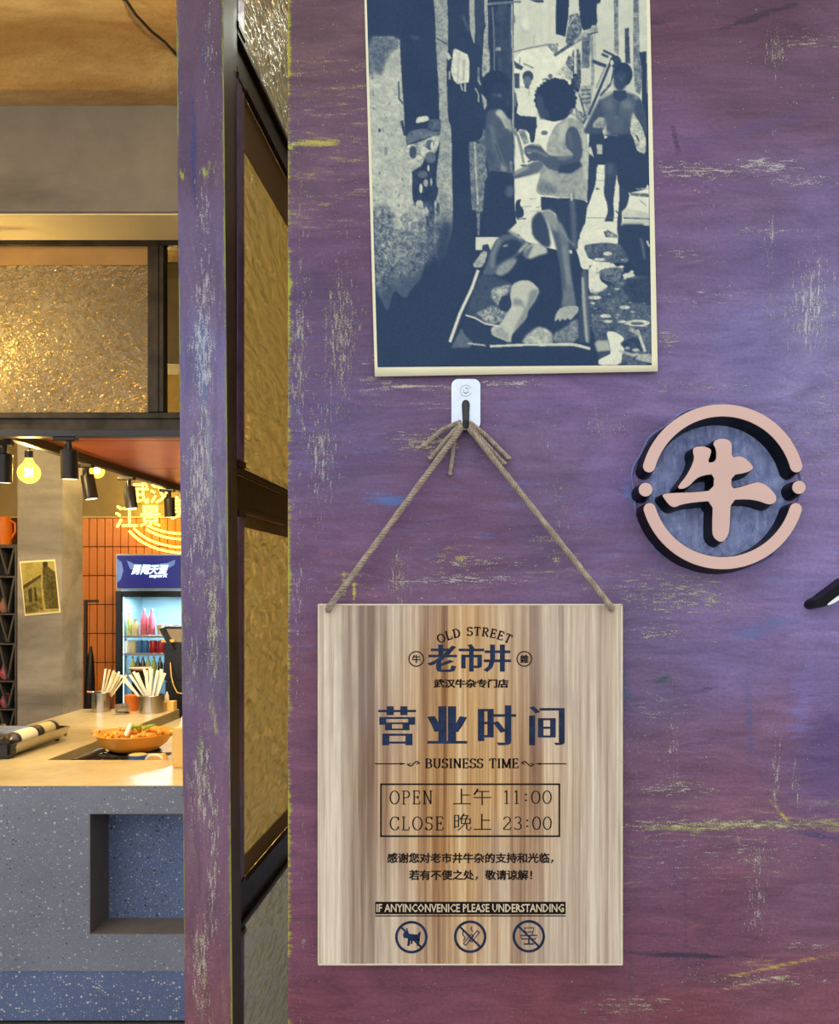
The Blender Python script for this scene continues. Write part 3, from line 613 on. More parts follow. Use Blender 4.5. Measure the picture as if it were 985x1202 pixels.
for z0, z1, g in spans:
    mb = MB(); mb.box(GX - 0.010, GX - 0.006, 0.066, 0.62, z0, z1); struct('pane', mb, M[g], w2)
    mb = MB(); mb.box(GX - 0.003, GX + 0.0045, 0.066, 0.086, z0, z1, 0.0012); mb.box(GX - 0.003, GX + 0.0025, 0.086, 0.104, z0, z1, 0.0012); struct('bead', mb, M['bead'], w2)
    for q in (z0 + 0.004, z1 - 0.004):
        mb = MB(); mb.box(GX - 0.003, GX + 0.0058, 0.066, 0.1, q - 0.004, q + 0.004, 0.0006); struct('corner_clip', mb, M['dark_rail'], w2)
for z0, z1 in ((2.175, 2.2436), (1.680, 1.6969), (1.2218, 1.248)):  # opaque ochre strips stand in for reflections in the panes
    mb = MB(); mb.box(GX - 0.0058, GX - 0.004, 0.105, 0.62, z0, z1); struct('reveal_reflection', mb, M['brown'], w2)

# ------------------------------------------------------------------ room shell
YB = 6.6 - D
mb = MB(); mb.box(-5.2, 1.7, 0.08, YB + 0.2, -0.1, 0); struct('floor', mb, M['floor'])
mb = MB(); mb.box(-8, 8, -7, 0.08, -0.12, -0.004); struct('pavement', mb, M['pave'])
ZC = 3.27
mb = MB(); mb.box(-5.2, 1.7, 0.0, YB + 0.2, ZC, ZC + 0.12); struct('ceiling', mb, M['ceiling'])
mb = MB(); mb.box(-5.2, -5.0, 0.0, YB + 0.2, 0, ZC); struct('wall_left', mb, M['room'])
mb = MB(); mb.box(1.5, 1.7, 0.08, YB + 0.2, 0, ZC); struct('wall_right', mb, M['room'])
mb = MB(); mb.box(-5.0, 1.5, YB, YB + 0.2, 0, ZC); wbk = struct('wall_back', mb, M['room'])
zt = at(0, 608, 6.6 - 0.012).z
mb = MB(); mb.box(at(78, 0, 6.59).x, at(345, 0, 6.59).x, YB - 0.004, YB, 0.3, zt - 0.0); struct('grout', mb, M['grout'], wbk)
mb = MB(); mb.box(at(-40, 0, 6.59).x, at(22, 0, 6.59).x, YB - 0.004, YB, 1.2, zt - 0.0); struct('grout', mb, M['grout'], wbk)
mb = MB(); mb.box(at(-40, 0, 6.59).x, at(345, 0, 6.59).x, YB - 0.018, YB, zt, zt + 0.012, 0.002); struct('tile_edging', mb, simple('pale_edging', rgb(206, 186, 140), .5), wbk)
pitch = 0.0565; rows = 0.209; tmesh = None
def tiles(x0, ncol, nrow):
    global tmesh
    for i in range(ncol):
        for j in range(nrow):
            xc = x0 + i * pitch; z1 = zt - 0.002 - j * rows
            if tmesh is None:
                q = MB(); q.box(-0.0262, 0.0262, -0.008, 0, -rows + 0.005, 0, 0.0025); o = q.build('tile', M['tile'], None); tmesh = o.data
            else: o = bpy.data.objects.new('tile', tmesh); COL.objects.link(o)
            o.parent = wbk; o.location = (xc, YB - 0.004 + random.uniform(-.001, .001), z1)
tiles(at(82, 0, 6.59).x, 28, 7); tiles(at(-30, 0, 6.59).x, 5, 2)
# grey down-stand beam with the light from below put into the underside's colour
y0 = 3.15 - D; y1 = 3.38 - D; zb = at(0, 252, 3.15).z
mb = MB(); mb.box(-5.0, 1.5, y0, y1 + 0.04, zb + 0.004, ZC, 0.006); bm_ = struct('ceiling_beam', mb, M['beam'])
mb = MB(); mb.box(-5.0, 1.5, y0 + 0.002, y1 + 0.04, zb, zb + 0.004); struct('soffit', mb, M['soffit'], bm_)
mb = MB(); mb.box(-5.0, 1.5, 3.6, 3.85, 2.75, ZC, 0.006); b2 = struct('ceiling_beam', mb, M['beam'])
# square column
xa, xb = at(20, 0, 5.2).x, at(73, 0, 5.2).x; mb = MB(); mb.box(xa, xb, 5.2 - D, 5.46 - D, 0, ZC, 0.004); struct('column', mb, M['column'])
# transom glazing under the beam (window_1)
T0, T1 = 3.38 - D, 3.42 - D
def pr(u0, v0, u1, v1, d): a = at(u0, v1, d); b = at(u1, v0, d); return min(a.x, b.x), max(a.x, b.x), min(a.z, b.z), max(a.z, b.z)
xL, xR, zL, zH = pr(-420, 484, 900, 288, 3.38)
mb = MB(); mb.box(xL, xR, T0, T1, at(0, 510, 3.38).z, at(0, 484, 3.38).z, 0.002); w1 = struct('window_1', mb, M['steel_frame'])
mb = MB(); mb.box(xL, xR, T0, T1, at(0, 288, 3.38).z, at(0, 281, 3.38).z, 0.001); struct('top_rail', mb, M['steel_frame'], w1)
mb = MB(); mb.box(xL, xR, T0 - 0.012, T0, at(0, 491, 3.37).z, at(0, 487, 3.37).z, 0.001); struct('ledge', mb, M['steel_frame'], w1)
mb = MB(); mb.box(xL, xR, T0 - 0.006, T1 + .0, at(0, 512, 3.37).z, at(0, 504, 3.37).z, 0.001); struct('lower_channel', mb, simple('slate_channel', rgb(50, 54, 62), .4, .4), w1)
for (ua, ub) in ((173.5, 192.5), (-232, -212), (-420, -405)):
    mb = MB(); a, b, _, _ = pr(ua, 484, ub, 288, 3.38); mb.box(a, b, T0 - 0.004, T1, zL, zH, 0.002); struct('mullion', mb, M['steel_frame'], w1)
    mb = MB(); mb.box(a + (b - a) * .3, a + (b - a) * .7, T0 - 0.009, T0 - 0.004, zL, zH, 0.001); struct('mullion_bead', mb, M['steel_frame'], w1)
for (ua, ub) in ((-212, 173.5), (-405, -232)):
    a, b, _, _ = pr(ua, 484, ub, 288, 3.39); zs = at(0, 311, 3.39).z
    mb = MB(); mb.box(a, b, T0 + 0.016, T0 + 0.020, zL, zH); struct('pane', mb, M['glassA'], w1)
    mb = MB(); mb.box(a, b, T0 + 0.010, T0 + 0.014, zs, zH); struct('reveal_reflection', mb, M['brown'], w1)  # smooth reflection at the pane top, built as an opaque strip
# copper canopy over the kitchen
ZK = 2.205
mb = MB(); mb.box(-1.86, 0.6, 3.43 - D, 5.45 - D, ZK + 0.012, ZK + 0.05); cn = struct('canopy', mb, M['dark_rail'])
for a, b in ((3.43, 3.745), (3.755, 4.62), (4.63, 5.45)):
    for xa_, xb_ in ((-1.86, -0.655), (-0.645, 0.6)):
        mb = MB(); mb.box(xa_, xb_, a - D, b - D, ZK, ZK + 0.012, 0.003); struct('panel', mb, M['copper'], cn)

# ------------------------------------------------------------------ lamps
def spot_light(parent, p, aim, power, size=1.3, col=(1.0, 0.80, 0.50), r=0.02):
    L = bpy.data.lights.new('spot_beam', 'SPOT'); L.energy = power * 0.85; L.spot_size = size; L.spot_blend = 0.6; L.color = col; L.shadow_soft_size = r
    o = bpy.data.objects.new('spot_beam', L); COL.objects.link(o); o.parent = parent; o.location = Vector(p) - wpos(parent)
    o.rotation_euler = (Vector(aim) - Vector(p)).to_track_quat('-Z', 'Y').to_euler(); return o
lens_m = emissive('lamp_lens', (1.0, 0.86, 0.62, 1), 3)
# track along the canopy edge
mb = MB(); mb.box(-1.895, -1.855, 3.43 - D, 5.5 - D, 2.172, 2.207, 0.003)
track = single('lighting_track', mb, M['black'], 'long black lighting track running back along the edge of the copper canopy', 'track', (-1.875, 3.43 - D, 2.172))
def track_lamp(x, y, ztop, label, tilt, power, group, aim, R=0.030, H=0.112):
    t = thing('track_spotlight', label, 'spotlight', (x, y, ztop), group)
    mb = MB(); mb.box(x - .055, x + .03, y - .017, y + .017, ztop - .02, ztop - .001, .003); mb.build('adapter', M['black'], t)
    mb = MB(); mb.tube([(x, y, ztop - .018), (x, y, ztop - .06)], .010, 10); mb.tube([(x - .014, y, ztop - .03), (x - .014, y, ztop - .065)], .005, 8); mb.build('bracket', M['black'], t, True)
    ax = Vector((tilt, -0.06, 1)).normalized(); c = Vector((x, y, ztop - .052))
    base = c - ax * H
    mb = MB(); mb.lathe([(R * .86, 0.004), (R, 0), (R, H - .004), (R - .004, H)], base, 24, ax); mb.build('housing', M['black'], t, True)
    mb = MB(); mb.lathe([(0, -.0008), (R * .84, -.0008)], base, 20, ax); mb.build('lens', lens_m, t)
    spot_light(t, base - ax * .012, aim, power)
    return t
GR = 'black spotlights on the canopy track'
track_lamp(-1.90, 3.53 - D, 2.172, 'black track spotlight nearest the camera, left of the first glowing globe bulb', 0.05, 26, GR, (-2.15, 3.3, 0.88))
track_lamp(-1.875, 4.19 - D, 2.172, 'black track spotlight in front of the second globe bulb, beside the column', -0.16, 44, GR, (-2.50, 4.2, 1.75))
track_lamp(-1.875, 4.67 - D, 2.172, 'black track spotlight just left of the yellow neon characters', -0.10, 40, GR, (-1.7, 4.15, 0.9))
track_lamp(-1.875, 5.25 - D, 2.172, 'farthest black track spotlight, overlapping the right of the neon sign', -0.02, 22, GR, (-2.1, 4.3, 0.88))
track_lamp(at(81, 0, 3.40).x, 3.40 - D, at(0, 512, 3.40).z + .001, 'black spotlight under the transom frame, in front of the column', 0.0, 34, 'black spotlights under the transom', (-1.5, 2.45, 0.88), 0.031, 0.108)
track_lamp(-0.75, 3.40 - D, at(0, 512, 3.40).z + .001, 'black spotlight under the transom frame, hidden behind the purple post', 0.0, 13, 'black spotlights under the transom', (-1.25, 2.5, 0.88), 0.031, 0.108)
# globe bulbs
glass_b = thin_glass('amber_bulb_glass', (1.0, 0.86, 0.50, 1), 0.25, ((1.0, 0.58, 0.07, 1), 0.9))
fil = emissive('glowing_filament', (1.0, 0.74, 0.30, 1), 25)
def globe(c, R, label, ztop, power):
    c = Vector(c); t = thing('globe_bulb', label, 'light bulb', (c.x, c.y, c.z - R), 'amber globe bulbs')
    prof = [(R * math.sin(a) + 1e-4, -R * math.cos(a)) for a in np.linspace(0.02, 2.55, 14)] + [(R * .36, R * 1.15), (R * .33, R * 1.4)]
    MB().lathe(prof, c, 24).build('glass', glass_b, t, True)
    MB().lathe([(R * .36, R * 1.35), (R * .38, R * 1.4), (R * .38, R * 2.0), (R * .2, R * 2.1)], c, 16).build('socket', M['steel_dark'], t, True)
    mb = MB(); pts = [c + Vector((math.cos(k * 1.26) * R * .34, math.sin(k * 1.26) * R * .34, R * (.45 if k % 2 else -.35))) for k in range(11)]; mb.tube(pts, R * .055, 6); mb.build('filament', fil, t)
    pts = [(c.x, c.y, c.z + R * 2.0), (c.x + .01, c.y, c.z + R * 2.0 + .03), (c.x + .05, c.y, c.z + R * 2.0 + .06), (c.x + .09, c.y, min(ztop, c.z + R * 2 + .07)), (c.x + .115, c.y, ztop)]
    MB().tube(pts, .003, 6).build('cable', M['black'], t, True)
    L = bpy.data.lights.new('bulb_glow', 'POINT'); L.energy = power; L.color = (1.0, 0.76, 0.42); L.shadow_soft_size = .012
    o = bpy.data.objects.new('bulb_glow', L); COL.objects.link(o); o.parent = t; o.location = c - wpos(t)
    return t
g1 = at(34, 555, 3.9); g2 = at(114, 553, 4.6)
globe(g1, .046, 'amber globe bulb glowing in front of the left face of the column', ZC - .01, 9)
globe(g2, .036, 'smaller amber globe bulb glowing between column and neon sign', ZC - .01, 16)
# unseen bulbs of the same kind, added to brighten the room
for (x, y, z, p, l) in ((-3.7, 1.2, 2.5, 45, 'added amber globe bulb hung near the street end of the left wall'), (-.70, 1.12, 3.0, 17, 'added amber globe bulb hung close under the ceiling behind the purple post'), (-4.3, 2.6, 2.3, 36, 'added amber globe bulb hung beside the left wall'), (-3.3, 3.7, 2.5, 24, 'added amber globe bulb hung left of the grey column'),
    (-1.05, .36, 1.85, 15, 'added amber globe bulb hung near the street, left of the frame'), (-2.05, 4.25, 2.52, 34, 'added amber globe bulb behind the transom frame, close to the column'), (-1.6, 4.0, 2.95, 16, 'added amber globe bulb hung above the copper canopy'), (-2.25, 1.15, 3.0, 16, 'added amber globe bulb hung close under the ceiling left of the opening'), (-1.95, 2.20, 2.42, 12, 'added amber globe bulb hung before the grey beam'),
    (-1.06, 3.15, 1.80, 16, 'added low amber globe bulb hung over the kitchen worktop'), (-2.35, 3.45, 2.78, 12, 'added amber globe bulb hung behind the textured transom glass'), (-1.10, 3.45, 1.62, 12, 'lowest added amber globe bulb over the kitchen worktop')):
    globe((x, y, z), .046, l, ZC - .01 if y < 2.3 or x < -1.9 or z > 2.3 else ZK, p)
t = thing('added_tube_light', 'added white tube light fixed to the ceiling behind the purple wall', 'tube light', (-.2, 1.56, ZC))  # unseen tube added to whiten the upper partition pane
MB().box(-.74, .32, 1.53, 1.59, ZC - .035, ZC - .001, .004).build('batten', M['white'], t)
MB().tube([(-.73, 1.56, ZC - .05), (.31, 1.56, ZC - .05)], .013, 10).build('tube', emissive('tube_glow', (.92, 1, .9, 1), 9), t, True)

# ------------------------------------------------------------------ counter
ZT = at(0, 922, 3.34).z; YF = 3.34 - D
ct = thing('bar_counter', 'L-shaped bar counter with cream top and blue terrazzo front with a niche', 'counter', (-2.2, YF, 0))
XL_, XR_ = -4.98, 0.9; XW0, XW1 = -2.47, -1.89; YLb = 3.835 - D; YWb = 5.455 - D
nx0, nx1 = at(105, 0, 3.34).x, at(300, 0, 3.34).x; nz0, nz1 = at(0, 1097, 3.34).z, at(0, 955, 3.34).z; zp = at(0, 1140, 3.34).z
mb = MB(); th = 0.16
mb.box(XL_, nx0, YF, YF + th, zp, ZT - .004); mb.box(nx1, XR_, YF, YF + th, zp, ZT - .004); mb.box(nx0, nx1, YF, YF + th, nz1, ZT - .004); mb.box(nx0, nx1, YF, YF + th, zp, nz0)
mb.build('front_panel', M['terrazzo'], ct)
MB().box(nx0, nx1, YF + th, YF + th + .02, nz0 - .01, nz1 + .01).build('niche_back', M['terrazzo2'], ct)
mb = MB(); mb.box(nx0, nx0 + .003, YF + .001, YF + th, nz0, nz1); mb.box(nx1 - .003, nx1, YF + .001, YF + th, nz0, nz1); mb.box(nx0 + .003, nx1 - .003, YF + .001, YF + th, nz1 - .003, nz1); mb.build('niche_lining', M['niche_side'], ct)
mb = MB(); mb.box(nx0 + .003, nx1 - .003, YF + .001, YF + th, nz0, nz0 + .003); mb.build('niche_sill', M['niche_side'], ct)
MB().box(XL_, XR_, YF + .003, YF + th + .2, .012, zp, .002).build('plinth', M['terrazzo2'], ct)
mb = MB(); mb.box(XL_, XR_, YF - .0, YLb, ZT - .004, ZT, .0015); mb.box(XL_, XR_, YF + th + .02, YLb, ZT - .16, ZT - .004); mb.build('front_top', M['counter'], ct)
mb = MB(); mb.box(XW0, XW1, YLb, YWb, ZT - .20, ZT, .002); mb.build('wing_top', M['counter'], ct)
mb = MB(); mb.box(XW0, XW1 - .02, YLb, YWb, 0, ZT - .20); mb.build('wing_carcass', M['niche_side'], ct)
ZR = .820
mb = MB(); mb.box(XW1, XR_, YLb, YWb + .3, ZR - .03, ZR, .002); mb.build('sunken_worktop', M['counter'], ct)
MB().box(XW1 - .0005, XW1 + .002, YLb + .001, YWb, ZR, ZT - .003).build('upstand', simple('grey_upstand', rgb(140, 134, 116), .5, .2), ct)

# back cabinet that carries the terminal and the cake stand
mb = MB(); mb.box(-2.25, -.9, 5.78 - D, 6.08 - D, 0, .78, .004); single('back_cabinet', mb, M['plastic_black'], 'low black cabinet behind the counter, in front of the drinks fridge', 'cabinet', (-1.6, 5.93 - D, 0))

# cups with chopsticks
def cup(u, d, R, H, label, lip):
    x = at(u, 0, d).x; y = d - D; t = thing('steel_cup', label, 'cup', (x, y, ZT), 'steel cups on the counter')
    MB().lathe([(0, .001), (R, .001), (R, H), (R + .004, H + .002), (R + .002, H + .004), (R - .003, H), (R - .003, .004), (0, .004)], (x, y, ZT), 28).build('body', M['steel'], t, True)
    if lip: mb = MB(); mb.tube([(x - R, y, ZT + H), (x - R - .028, y - .01, ZT + H + .004)], .006, 8); mb.build('handle', M['copper'], t, True)
    return x, y
def sticks(x, y, H, n, lean0, lean1, L, label, grp, m, w_=.007, R=.03):
    for i in range(n):
        a = lean0 + (lean1 - lean0) * (i + .5) / n + random.uniform(-.05, .05); b = random.uniform(-.2, .2)
        d_ = Vector((math.sin(a), b * .4, math.cos(a))).normalized(); px = x + (i / max(1, n - 1) - .5) * R * 1.2 ; p0 = Vector((px - d_.x * .02, y + random.uniform(-.5, .5) * R, ZT + .012)) ; LL = L * random.uniform(.93, 1.04)
        p0.x = x + (px - x) * .5 - math.sin(a) * R * .4
        mb = MB(); side = Vector((math.cos(a), 0, -math.sin(a))); t_ = Vector((0, 1, 0)) * .002; p1 = p0 + d_ * LL
        vs = [p0 - side * w_ * .4 - t_, p0 + side * w_ * .4 - t_, p1 + side * w_ - t_, p1 - side * w_ - t_, p0 - side * w_ * .4 + t_, p0 + side * w_ * .4 + t_, p1 + side * w_ + t_, p1 - side * w_ + t_]
        mb.add(vs, [(0, 1, 2, 3), (7, 6, 5, 4), (0, 4, 5, 1), (1, 5, 6, 2), (2, 6, 7, 3), (3, 7, 4, 0)])
        single('chopstick_packet', mb, m if i % 3 else M['white'], label, 'chopsticks', p0, grp)
x, y = cup(119.5, 5.34, .055, .112, 'left steel cup with a copper lip, holding bamboo sticks', True)
sticks(x, y, .11, 11, .14, .62, .235, 'slim wrapped bamboo sticks leaning right out of the left steel cup', 'sticks in the left steel cup', M['beige'], .006, .03)
x, y = cup(178, 5.30, .071, .098, 'right steel cup, wider, packed with white paper chopstick packets', False)
sticks(x, y, .1, 6, -.78, -.25, .25, 'white paper chopstick packet fanned left in the right steel cup', 'packets fanned left', M['white'], .008, .05)
sticks(x, y, .1, 11, -.14, .34, .235, 'upright white paper chopstick packet in the right steel cup', 'upright packets', M['white'], .009, .07)
# orange basket
o_ = at(155, 0, 5.38); t = thing('orange_basket', 'round orange plastic basket between the two steel cups', 'basket', (o_.x, 5.38 - D, ZT))
MB().lathe([(0, .001), (.036, .001), (.044, .085), (.047, .088), (.042, .085), (.034, .005), (0, .005)], (o_.x, 5.38 - D, ZT), 20).build('body', M['orange'], t, True)
for k in range(9):
    a = k * .7; mb = MB(); mb.lathe([(0, -.011), (.009, -.007), (.011, 0), (.008, .008), (0, .011)], (o_.x + .026 * math.cos(a) * (k > 0), 5.38 - D + .026 * math.sin(a) * (k > 0), ZT + .085), 8); single('sauce_packet', mb, M['orange'], 'small orange packet heaped in the orange basket', 'packet', (o_.x + .026 * math.cos(a) * (k > 0), 5.38 - D + .026 * math.sin(a) * (k > 0), ZT + .074), 'packets in the orange basket', True)
# plastic cups lying down
q = at(143, 0, 5.22)
for k in range(2):
    mb = MB(); mb.lathe([(.024, 0), (.030, .07), (.031, .072), (.029, .07), (.023, .002)], (q.x - .035 + k * .006, 5.22 - D + k * .0, ZT + .032 + k * .001), 20, (1, .15, .05 + .02 * k)); single('plastic_cup', mb, M['clear'], ('outer' if k == 0 else 'inner') + ' of two nested clear plastic cups lying left of the orange basket', 'cup', (q.x, 5.22 - D, ZT), None, True)
# little yellow box
a = at(190, 0, 5.36); mb = MB(); mb.box(a.x, a.x + .068, 5.36 - D, 5.42 - D, ZT, ZT + .055, .002); single('card_box', mb, M['yellow'], 'small yellow card box right of the wider steel cup', 'box', (a.x + .03, 5.39 - D, ZT))
mb = MB(); mb.lathe([(0, 0), (.013, 0), (.011, .03), (.003, .055), (0, .056)], (a.x + .02, 5.39 - D, ZT + .0555), 12); single('squeeze_bottle', mb, M['white'], 'small white nozzle bottle standing on the yellow card box', 'bottle', (a.x + .02, 5.39 - D, ZT + .055), None, True)
# terminal
a = at(205, 0, 5.9); x0 = a.x; yq = 5.88 - D
t = thing('payment_terminal', 'black payment terminal with tilted screen behind the chopstick cups', 'terminal', (x0, yq, .78))
MB().box(x0 - .04, x0 + .14, yq - .04, yq + .1, .78, 1.0, .006).build('base', M['plastic_black'], t)
MB().box(x0 - .055, x0 + .12, yq - .02, yq + .08, 1.0, 1.25, .008).build('body', M['plastic_black'], t)
mb = MB(); mb.prism([(x0 - .075, 1.335), (x0 - .055, 1.345), (x0 + .02, 1.21), (x0 + .0, 1.2)], yq - .05, yq + .03); mb.box(x0 - .06, x0 + .12, yq + .0, yq + .06, 1.335, 1.35, .002); mb.build('screen_frame', M['plastic_black'], t)
MB().prism([(x0 - .045, 1.335), (x0 + .1, 1.335), (x0 + .1, 1.22), (x0 + .02, 1.22)], yq - .01, yq + .0).build('screen', simple('grey_screen', rgb(150, 140, 130), .4), t)
MB().tube([(x0 - .01, yq - .03, 1.12), (x0 + .005, yq - .055, 1.04), (x0 + .02, yq - .06, .98), (x0 + .045, yq - .06, .93), (x0 + .11, yq - .06, .92)], .004, 6).build('cable', M['yellow'], t, True)
mb = MB(); mb.box(x0 - .062, x0 + .02, yq - .045, yq + .02, 1.2505, 1.268, .002); single('note_pad', mb, M['yellow'], 'small white and yellow pad lying on the black payment terminal', 'notepad', (x0 - .02, yq, 1.25))
# cake stand
c = at(165, 0, 5.9); t = thing('cake_stand', 'round pale orange plate on a black stand in front of the fridge', 'stand', (c.x, 5.9 - D, .78))
MB().lathe([(.06, 0), (.055, .02), (.05, .25), (.06, .29)], (c.x, 5.9 - D, .78), 20).build('pedestal', M['plastic_black'], t, True)
MB().lathe([(.0, .291), (.066, .291), (.075, .303), (.07, .303), (0, .298)], (c.x, 5.9 - D, .78), 24).build('plate', simple('pale_orange', rgb(226, 170, 120), .5), t, True)
# black stand beside the tiles
a = at(101, 0, 6.3); yq = 6.3 - D; t = thing('metal_stand', 'thin black metal stand with a short arm, between column and fridge', 'stand', (a.x, yq, 0))
MB().box(a.x - .012, a.x + .008, yq - .01, yq + .01, 0, at(0, 704, 6.3).z, .002).build('upright', M['black'], t)
MB().box(a.x - .012, a.x + .085, yq - .008, yq + .008, at(0, 707, 6.3).z, at(0, 704, 6.3).z, .001).build('arm', M['black'], t)
MB().box(a.x - .06, a.x + .1, yq - .06, yq + .06, 0, .02, .004).build('foot', M['black'], t)
mb = MB(); mb.tube([(a.x + .035, yq - .03, .5), (a.x + .04, yq - .03, .95), (a.x + .045, yq - .03, 1.12), (a.x + .047, yq - .03, 1.2)], [.028, .034, .02, .006], 10); single('umbrella', mb, M['plastic_black'], 'folded black umbrella hanging on the thin metal stand', 'umbrella', (a.x + .04, yq - .03, .5), None, True)

# ------------------------------------------------------------------ drinks fridge
fx0 = at(135, 0, 6.15).x; fx1 = fx0 + .60; fy0 = 6.15 - D; fy1 = YB - .03; fz = at(0, 650, 6.15).z; hz = at(0, 692.5, 6.15).z
t = thing('drinks_fridge', 'tall glass-door drinks fridge with a lit blue header against the orange tiles', 'fridge', ((fx0 + fx1) / 2, (fy0 + fy1) / 2, 0))
mb = MB(); mb.box(fx0, fx0 + .025, fy0 + .03, fy1, .08, hz); mb.box(fx1 - .025, fx1, fy0 + .03, fy1, .08, hz); mb.box(fx0, fx1, fy1 - .02, fy1, .08, hz); mb.box(fx0, fx1, fy0 + .03, fy1, 0.02, .12); mb.box(fx0, fx1, fy0 + .01, fy1, hz, fz, .004); mb.build('cabinet', M['frame_silver'], t)
mb = MB(); mb.box(fx0 + .026, fx1 - .026, fy1 - .03, fy1 - .021, .12, hz); mb.box(fx0 + .0255, fx0 + .03, fy0 + .03, fy1 - .03, .12, hz); mb.box(fx1 - .03, fx1 - .0255, fy0 + .03, fy1 - .03, .12, hz); mb.build('lining', M['chiller'], t)
hb = MB().box(fx0 + .012, fx1 - .012, fy0 - .002, fy0 + .01, hz + .012, fz - .012, .004).build('header', M['navy'], t)
def H_(u, v): p = at(u, v, 6.15); return (p.x, p.z)
mb = MB(); mb.prism([H_(137, 655), H_(143, 660), H_(145, 670), H_(142, 680), H_(138, 684)], fy0 - .0035, fy0 - .0022); mb.prism([H_(149, 658), H_(158, 662), H_(180, 663), H_(196, 661), H_(206, 657), H_(205, 663), H_(196, 668), H_(160, 670), H_(153, 668)], fy0 - .0035, fy0 - .0022); mb.prism([H_(222, 656), H_(230, 660), H_(233, 672), H_(228, 680)], fy0 - .0035, fy0 - .0022); mb.build('swoosh', M['swoosh'], hb)
shift_y(fill(fit(embolden(contours('勇闯天涯'), .03, .03), 154, 662.5, 195, 674.5, 6.15, .28), .001), fy0 - .005).build('lettering', M['headtext'], hb)
shift_y(fill(fit(embolden(contours('superX'), .03, .03), 175, 673.8, 196, 679, 6.15, .28), .001), fy0 - .005).build('lettering', M['headtext'], hb)
dz1 = hz - .008
mb = MB(); mb.box(fx0 + .004, fx0 + .045, fy0, fy0 + .028, .1, dz1, .003); mb.box(fx1 - .045, fx1 - .004, fy0, fy0 + .028, .1, dz1, .003); mb.box(fx0 + .045, fx1 - .045, fy0, fy0 + .028, dz1 - .04, dz1, .003); mb.box(fx0 + .045, fx1 - .045, fy0, fy0 + .028, .1, .16, .003)
door = mb.build('door', simple('dark_teal_frame', rgb(14, 26, 32), .25), t)
MB().box(fx0 + .045, fx1 - .045, fy0 + .012, fy0 + .016, .16, dz1 - .04).build('pane', M['pane'], door)
MB().box(fx1 - .042, fx1 - .03, fy0 - .03, fy0 - .018, .8, 1.2, .003).build('handle', M['frame_silver'], door)
MB().box(fx0 + .06, fx1 - .06, fy0 + .05, fy0 + .08, dz1 - .035, dz1 - .02).build('lamp_strip', M['chiller_light'], t)
MB().box(fx0 + .032, fx0 + .038, fy0 + .04, fy0 + .055, .3, dz1 - .04).build('lamp_strip', emissive('chiller_side_lamp', (.72, .92, 1, 1), 2.0), t)
L = bpy.data.lights.new('fridge_glow', 'AREA'); L.shape = 'RECTANGLE'; L.size = .42; L.size_y = .05; L.energy = 5; L.color = (.75, .93, 1); lo = bpy.data.objects.new('fridge_glow', L); COL.objects.link(lo); lo.parent = t; lo.location = Vector(((fx0 + fx1) / 2, fy0 + .1, dz1 - .05)) - wpos(t)
shz = [at(0, v, 6.22).z for v in (746, 767, 792)]
for z in shz:
    mb = MB(); mb.box(fx0 + .031, fx1 - .031, fy0 + .05, fy1 - .035, z - .004, z - .0005); sh_ = mb.build('shelf', M['pane'], t); MB().box(fx0 + .031, fx1 - .031, fy0 + .045, fy0 + .05, z - .014, z + .004, .001).build('price_rail', M['frame_silver'], sh_)
def bottle(u, z, R, H, m, label, grp, k='bottle', cap=None, d=6.24):
    x = at(u, 0, d).x; y = d - D; t_ = thing(k, label, k, (x, y, z), grp)
    if k == 'can': pr_ = [(R * .85, 0), (R, .006), (R, H - .008), (R * .84, H)]
    elif k == 'cup': pr_ = [(R * .7, 0), (R, H), (R * .2, H)]
    else: pr_ = [(R * .9, 0), (R, .01), (R, H * .6), (R * .45, H * .82), (R * .4, H * .94)]
    MB().lathe(pr_, (x, y, z), 16).build('body', m, t_, True)
    MB().lathe([(R * .86 if k != 'bottle' else R * .46, pr_[-1][1]), (R * .86 if k != 'bottle' else R * .46, H + .003), (0, H + .003)], (x, y, z), 12).build('lid', cap or M['frame_silver'], t_, True)
z = shz[0] + .0005
for u, R, H, m, l in ((152, .02, .15, 'lime', 'lime green bottle at the left of the top fridge shelf'), (159, .024, .11, 'beige', 'beige bottle beside the lime one on the top fridge shelf'),
                     (169, .024, .18, 'pink', 'tall pink bottle, left of the pair on the top fridge shelf'), (178, .024, .18, 'pink', 'tall pink bottle, right of the pair on the top fridge shelf'),
                     (221, .024, .15, 'lime', 'lime bottle at the right end of the top fridge shelf')): bottle(u, z, R, H, M[m], l, 'bottles on the top fridge shelf')
for u in (188, 197.5, 207): bottle(u, z, .022, .07, M['beige'], {188: 'left', 197.5: 'middle', 207: 'right'}[u] + ' of three low beige drink cups on the top fridge shelf', 'cups on the top fridge shelf', 'cup', M['pink'])
z = shz[1] + .0005
for u, m, l in ((150, 'white', 'clear white-labelled can at the left of the middle fridge shelf'), (157, 'beige', 'pale can second from the left on the middle fridge shelf'), (164, 'blue', 'blue can, left of the blue pair on the middle fridge shelf'), (171, 'blue', 'blue can, right of the blue pair on the middle fridge shelf'),
                (180, 'red', 'dark red can, left of the red pair on the middle fridge shelf'), (189.5, 'red', 'dark red can, right of the red pair on the middle fridge shelf')): bottle(u, z, .022 if m != 'red' else .026, .085, M[m], l, 'cans on the middle fridge shelf', 'can')
z = shz[2] + .0005
for k_, u in enumerate((156, 162, 168, 174, 181, 188, 195)): bottle(u, z, .017, .12, M['lime'] if k_ in (0, 3, 4) else M['steel_dark'], (['first', 'second', 'third', 'fourth', 'fifth', 'sixth', 'last'][k_] + (' small lime bottle' if k_ in (0, 3, 4) else ' small dark bottle') + ' from the left on the lowest visible fridge shelf').replace('first small lime bottle from the left', 'leftmost small lime bottle'), 'bottles on the lowest fridge shelf', 'bottle')

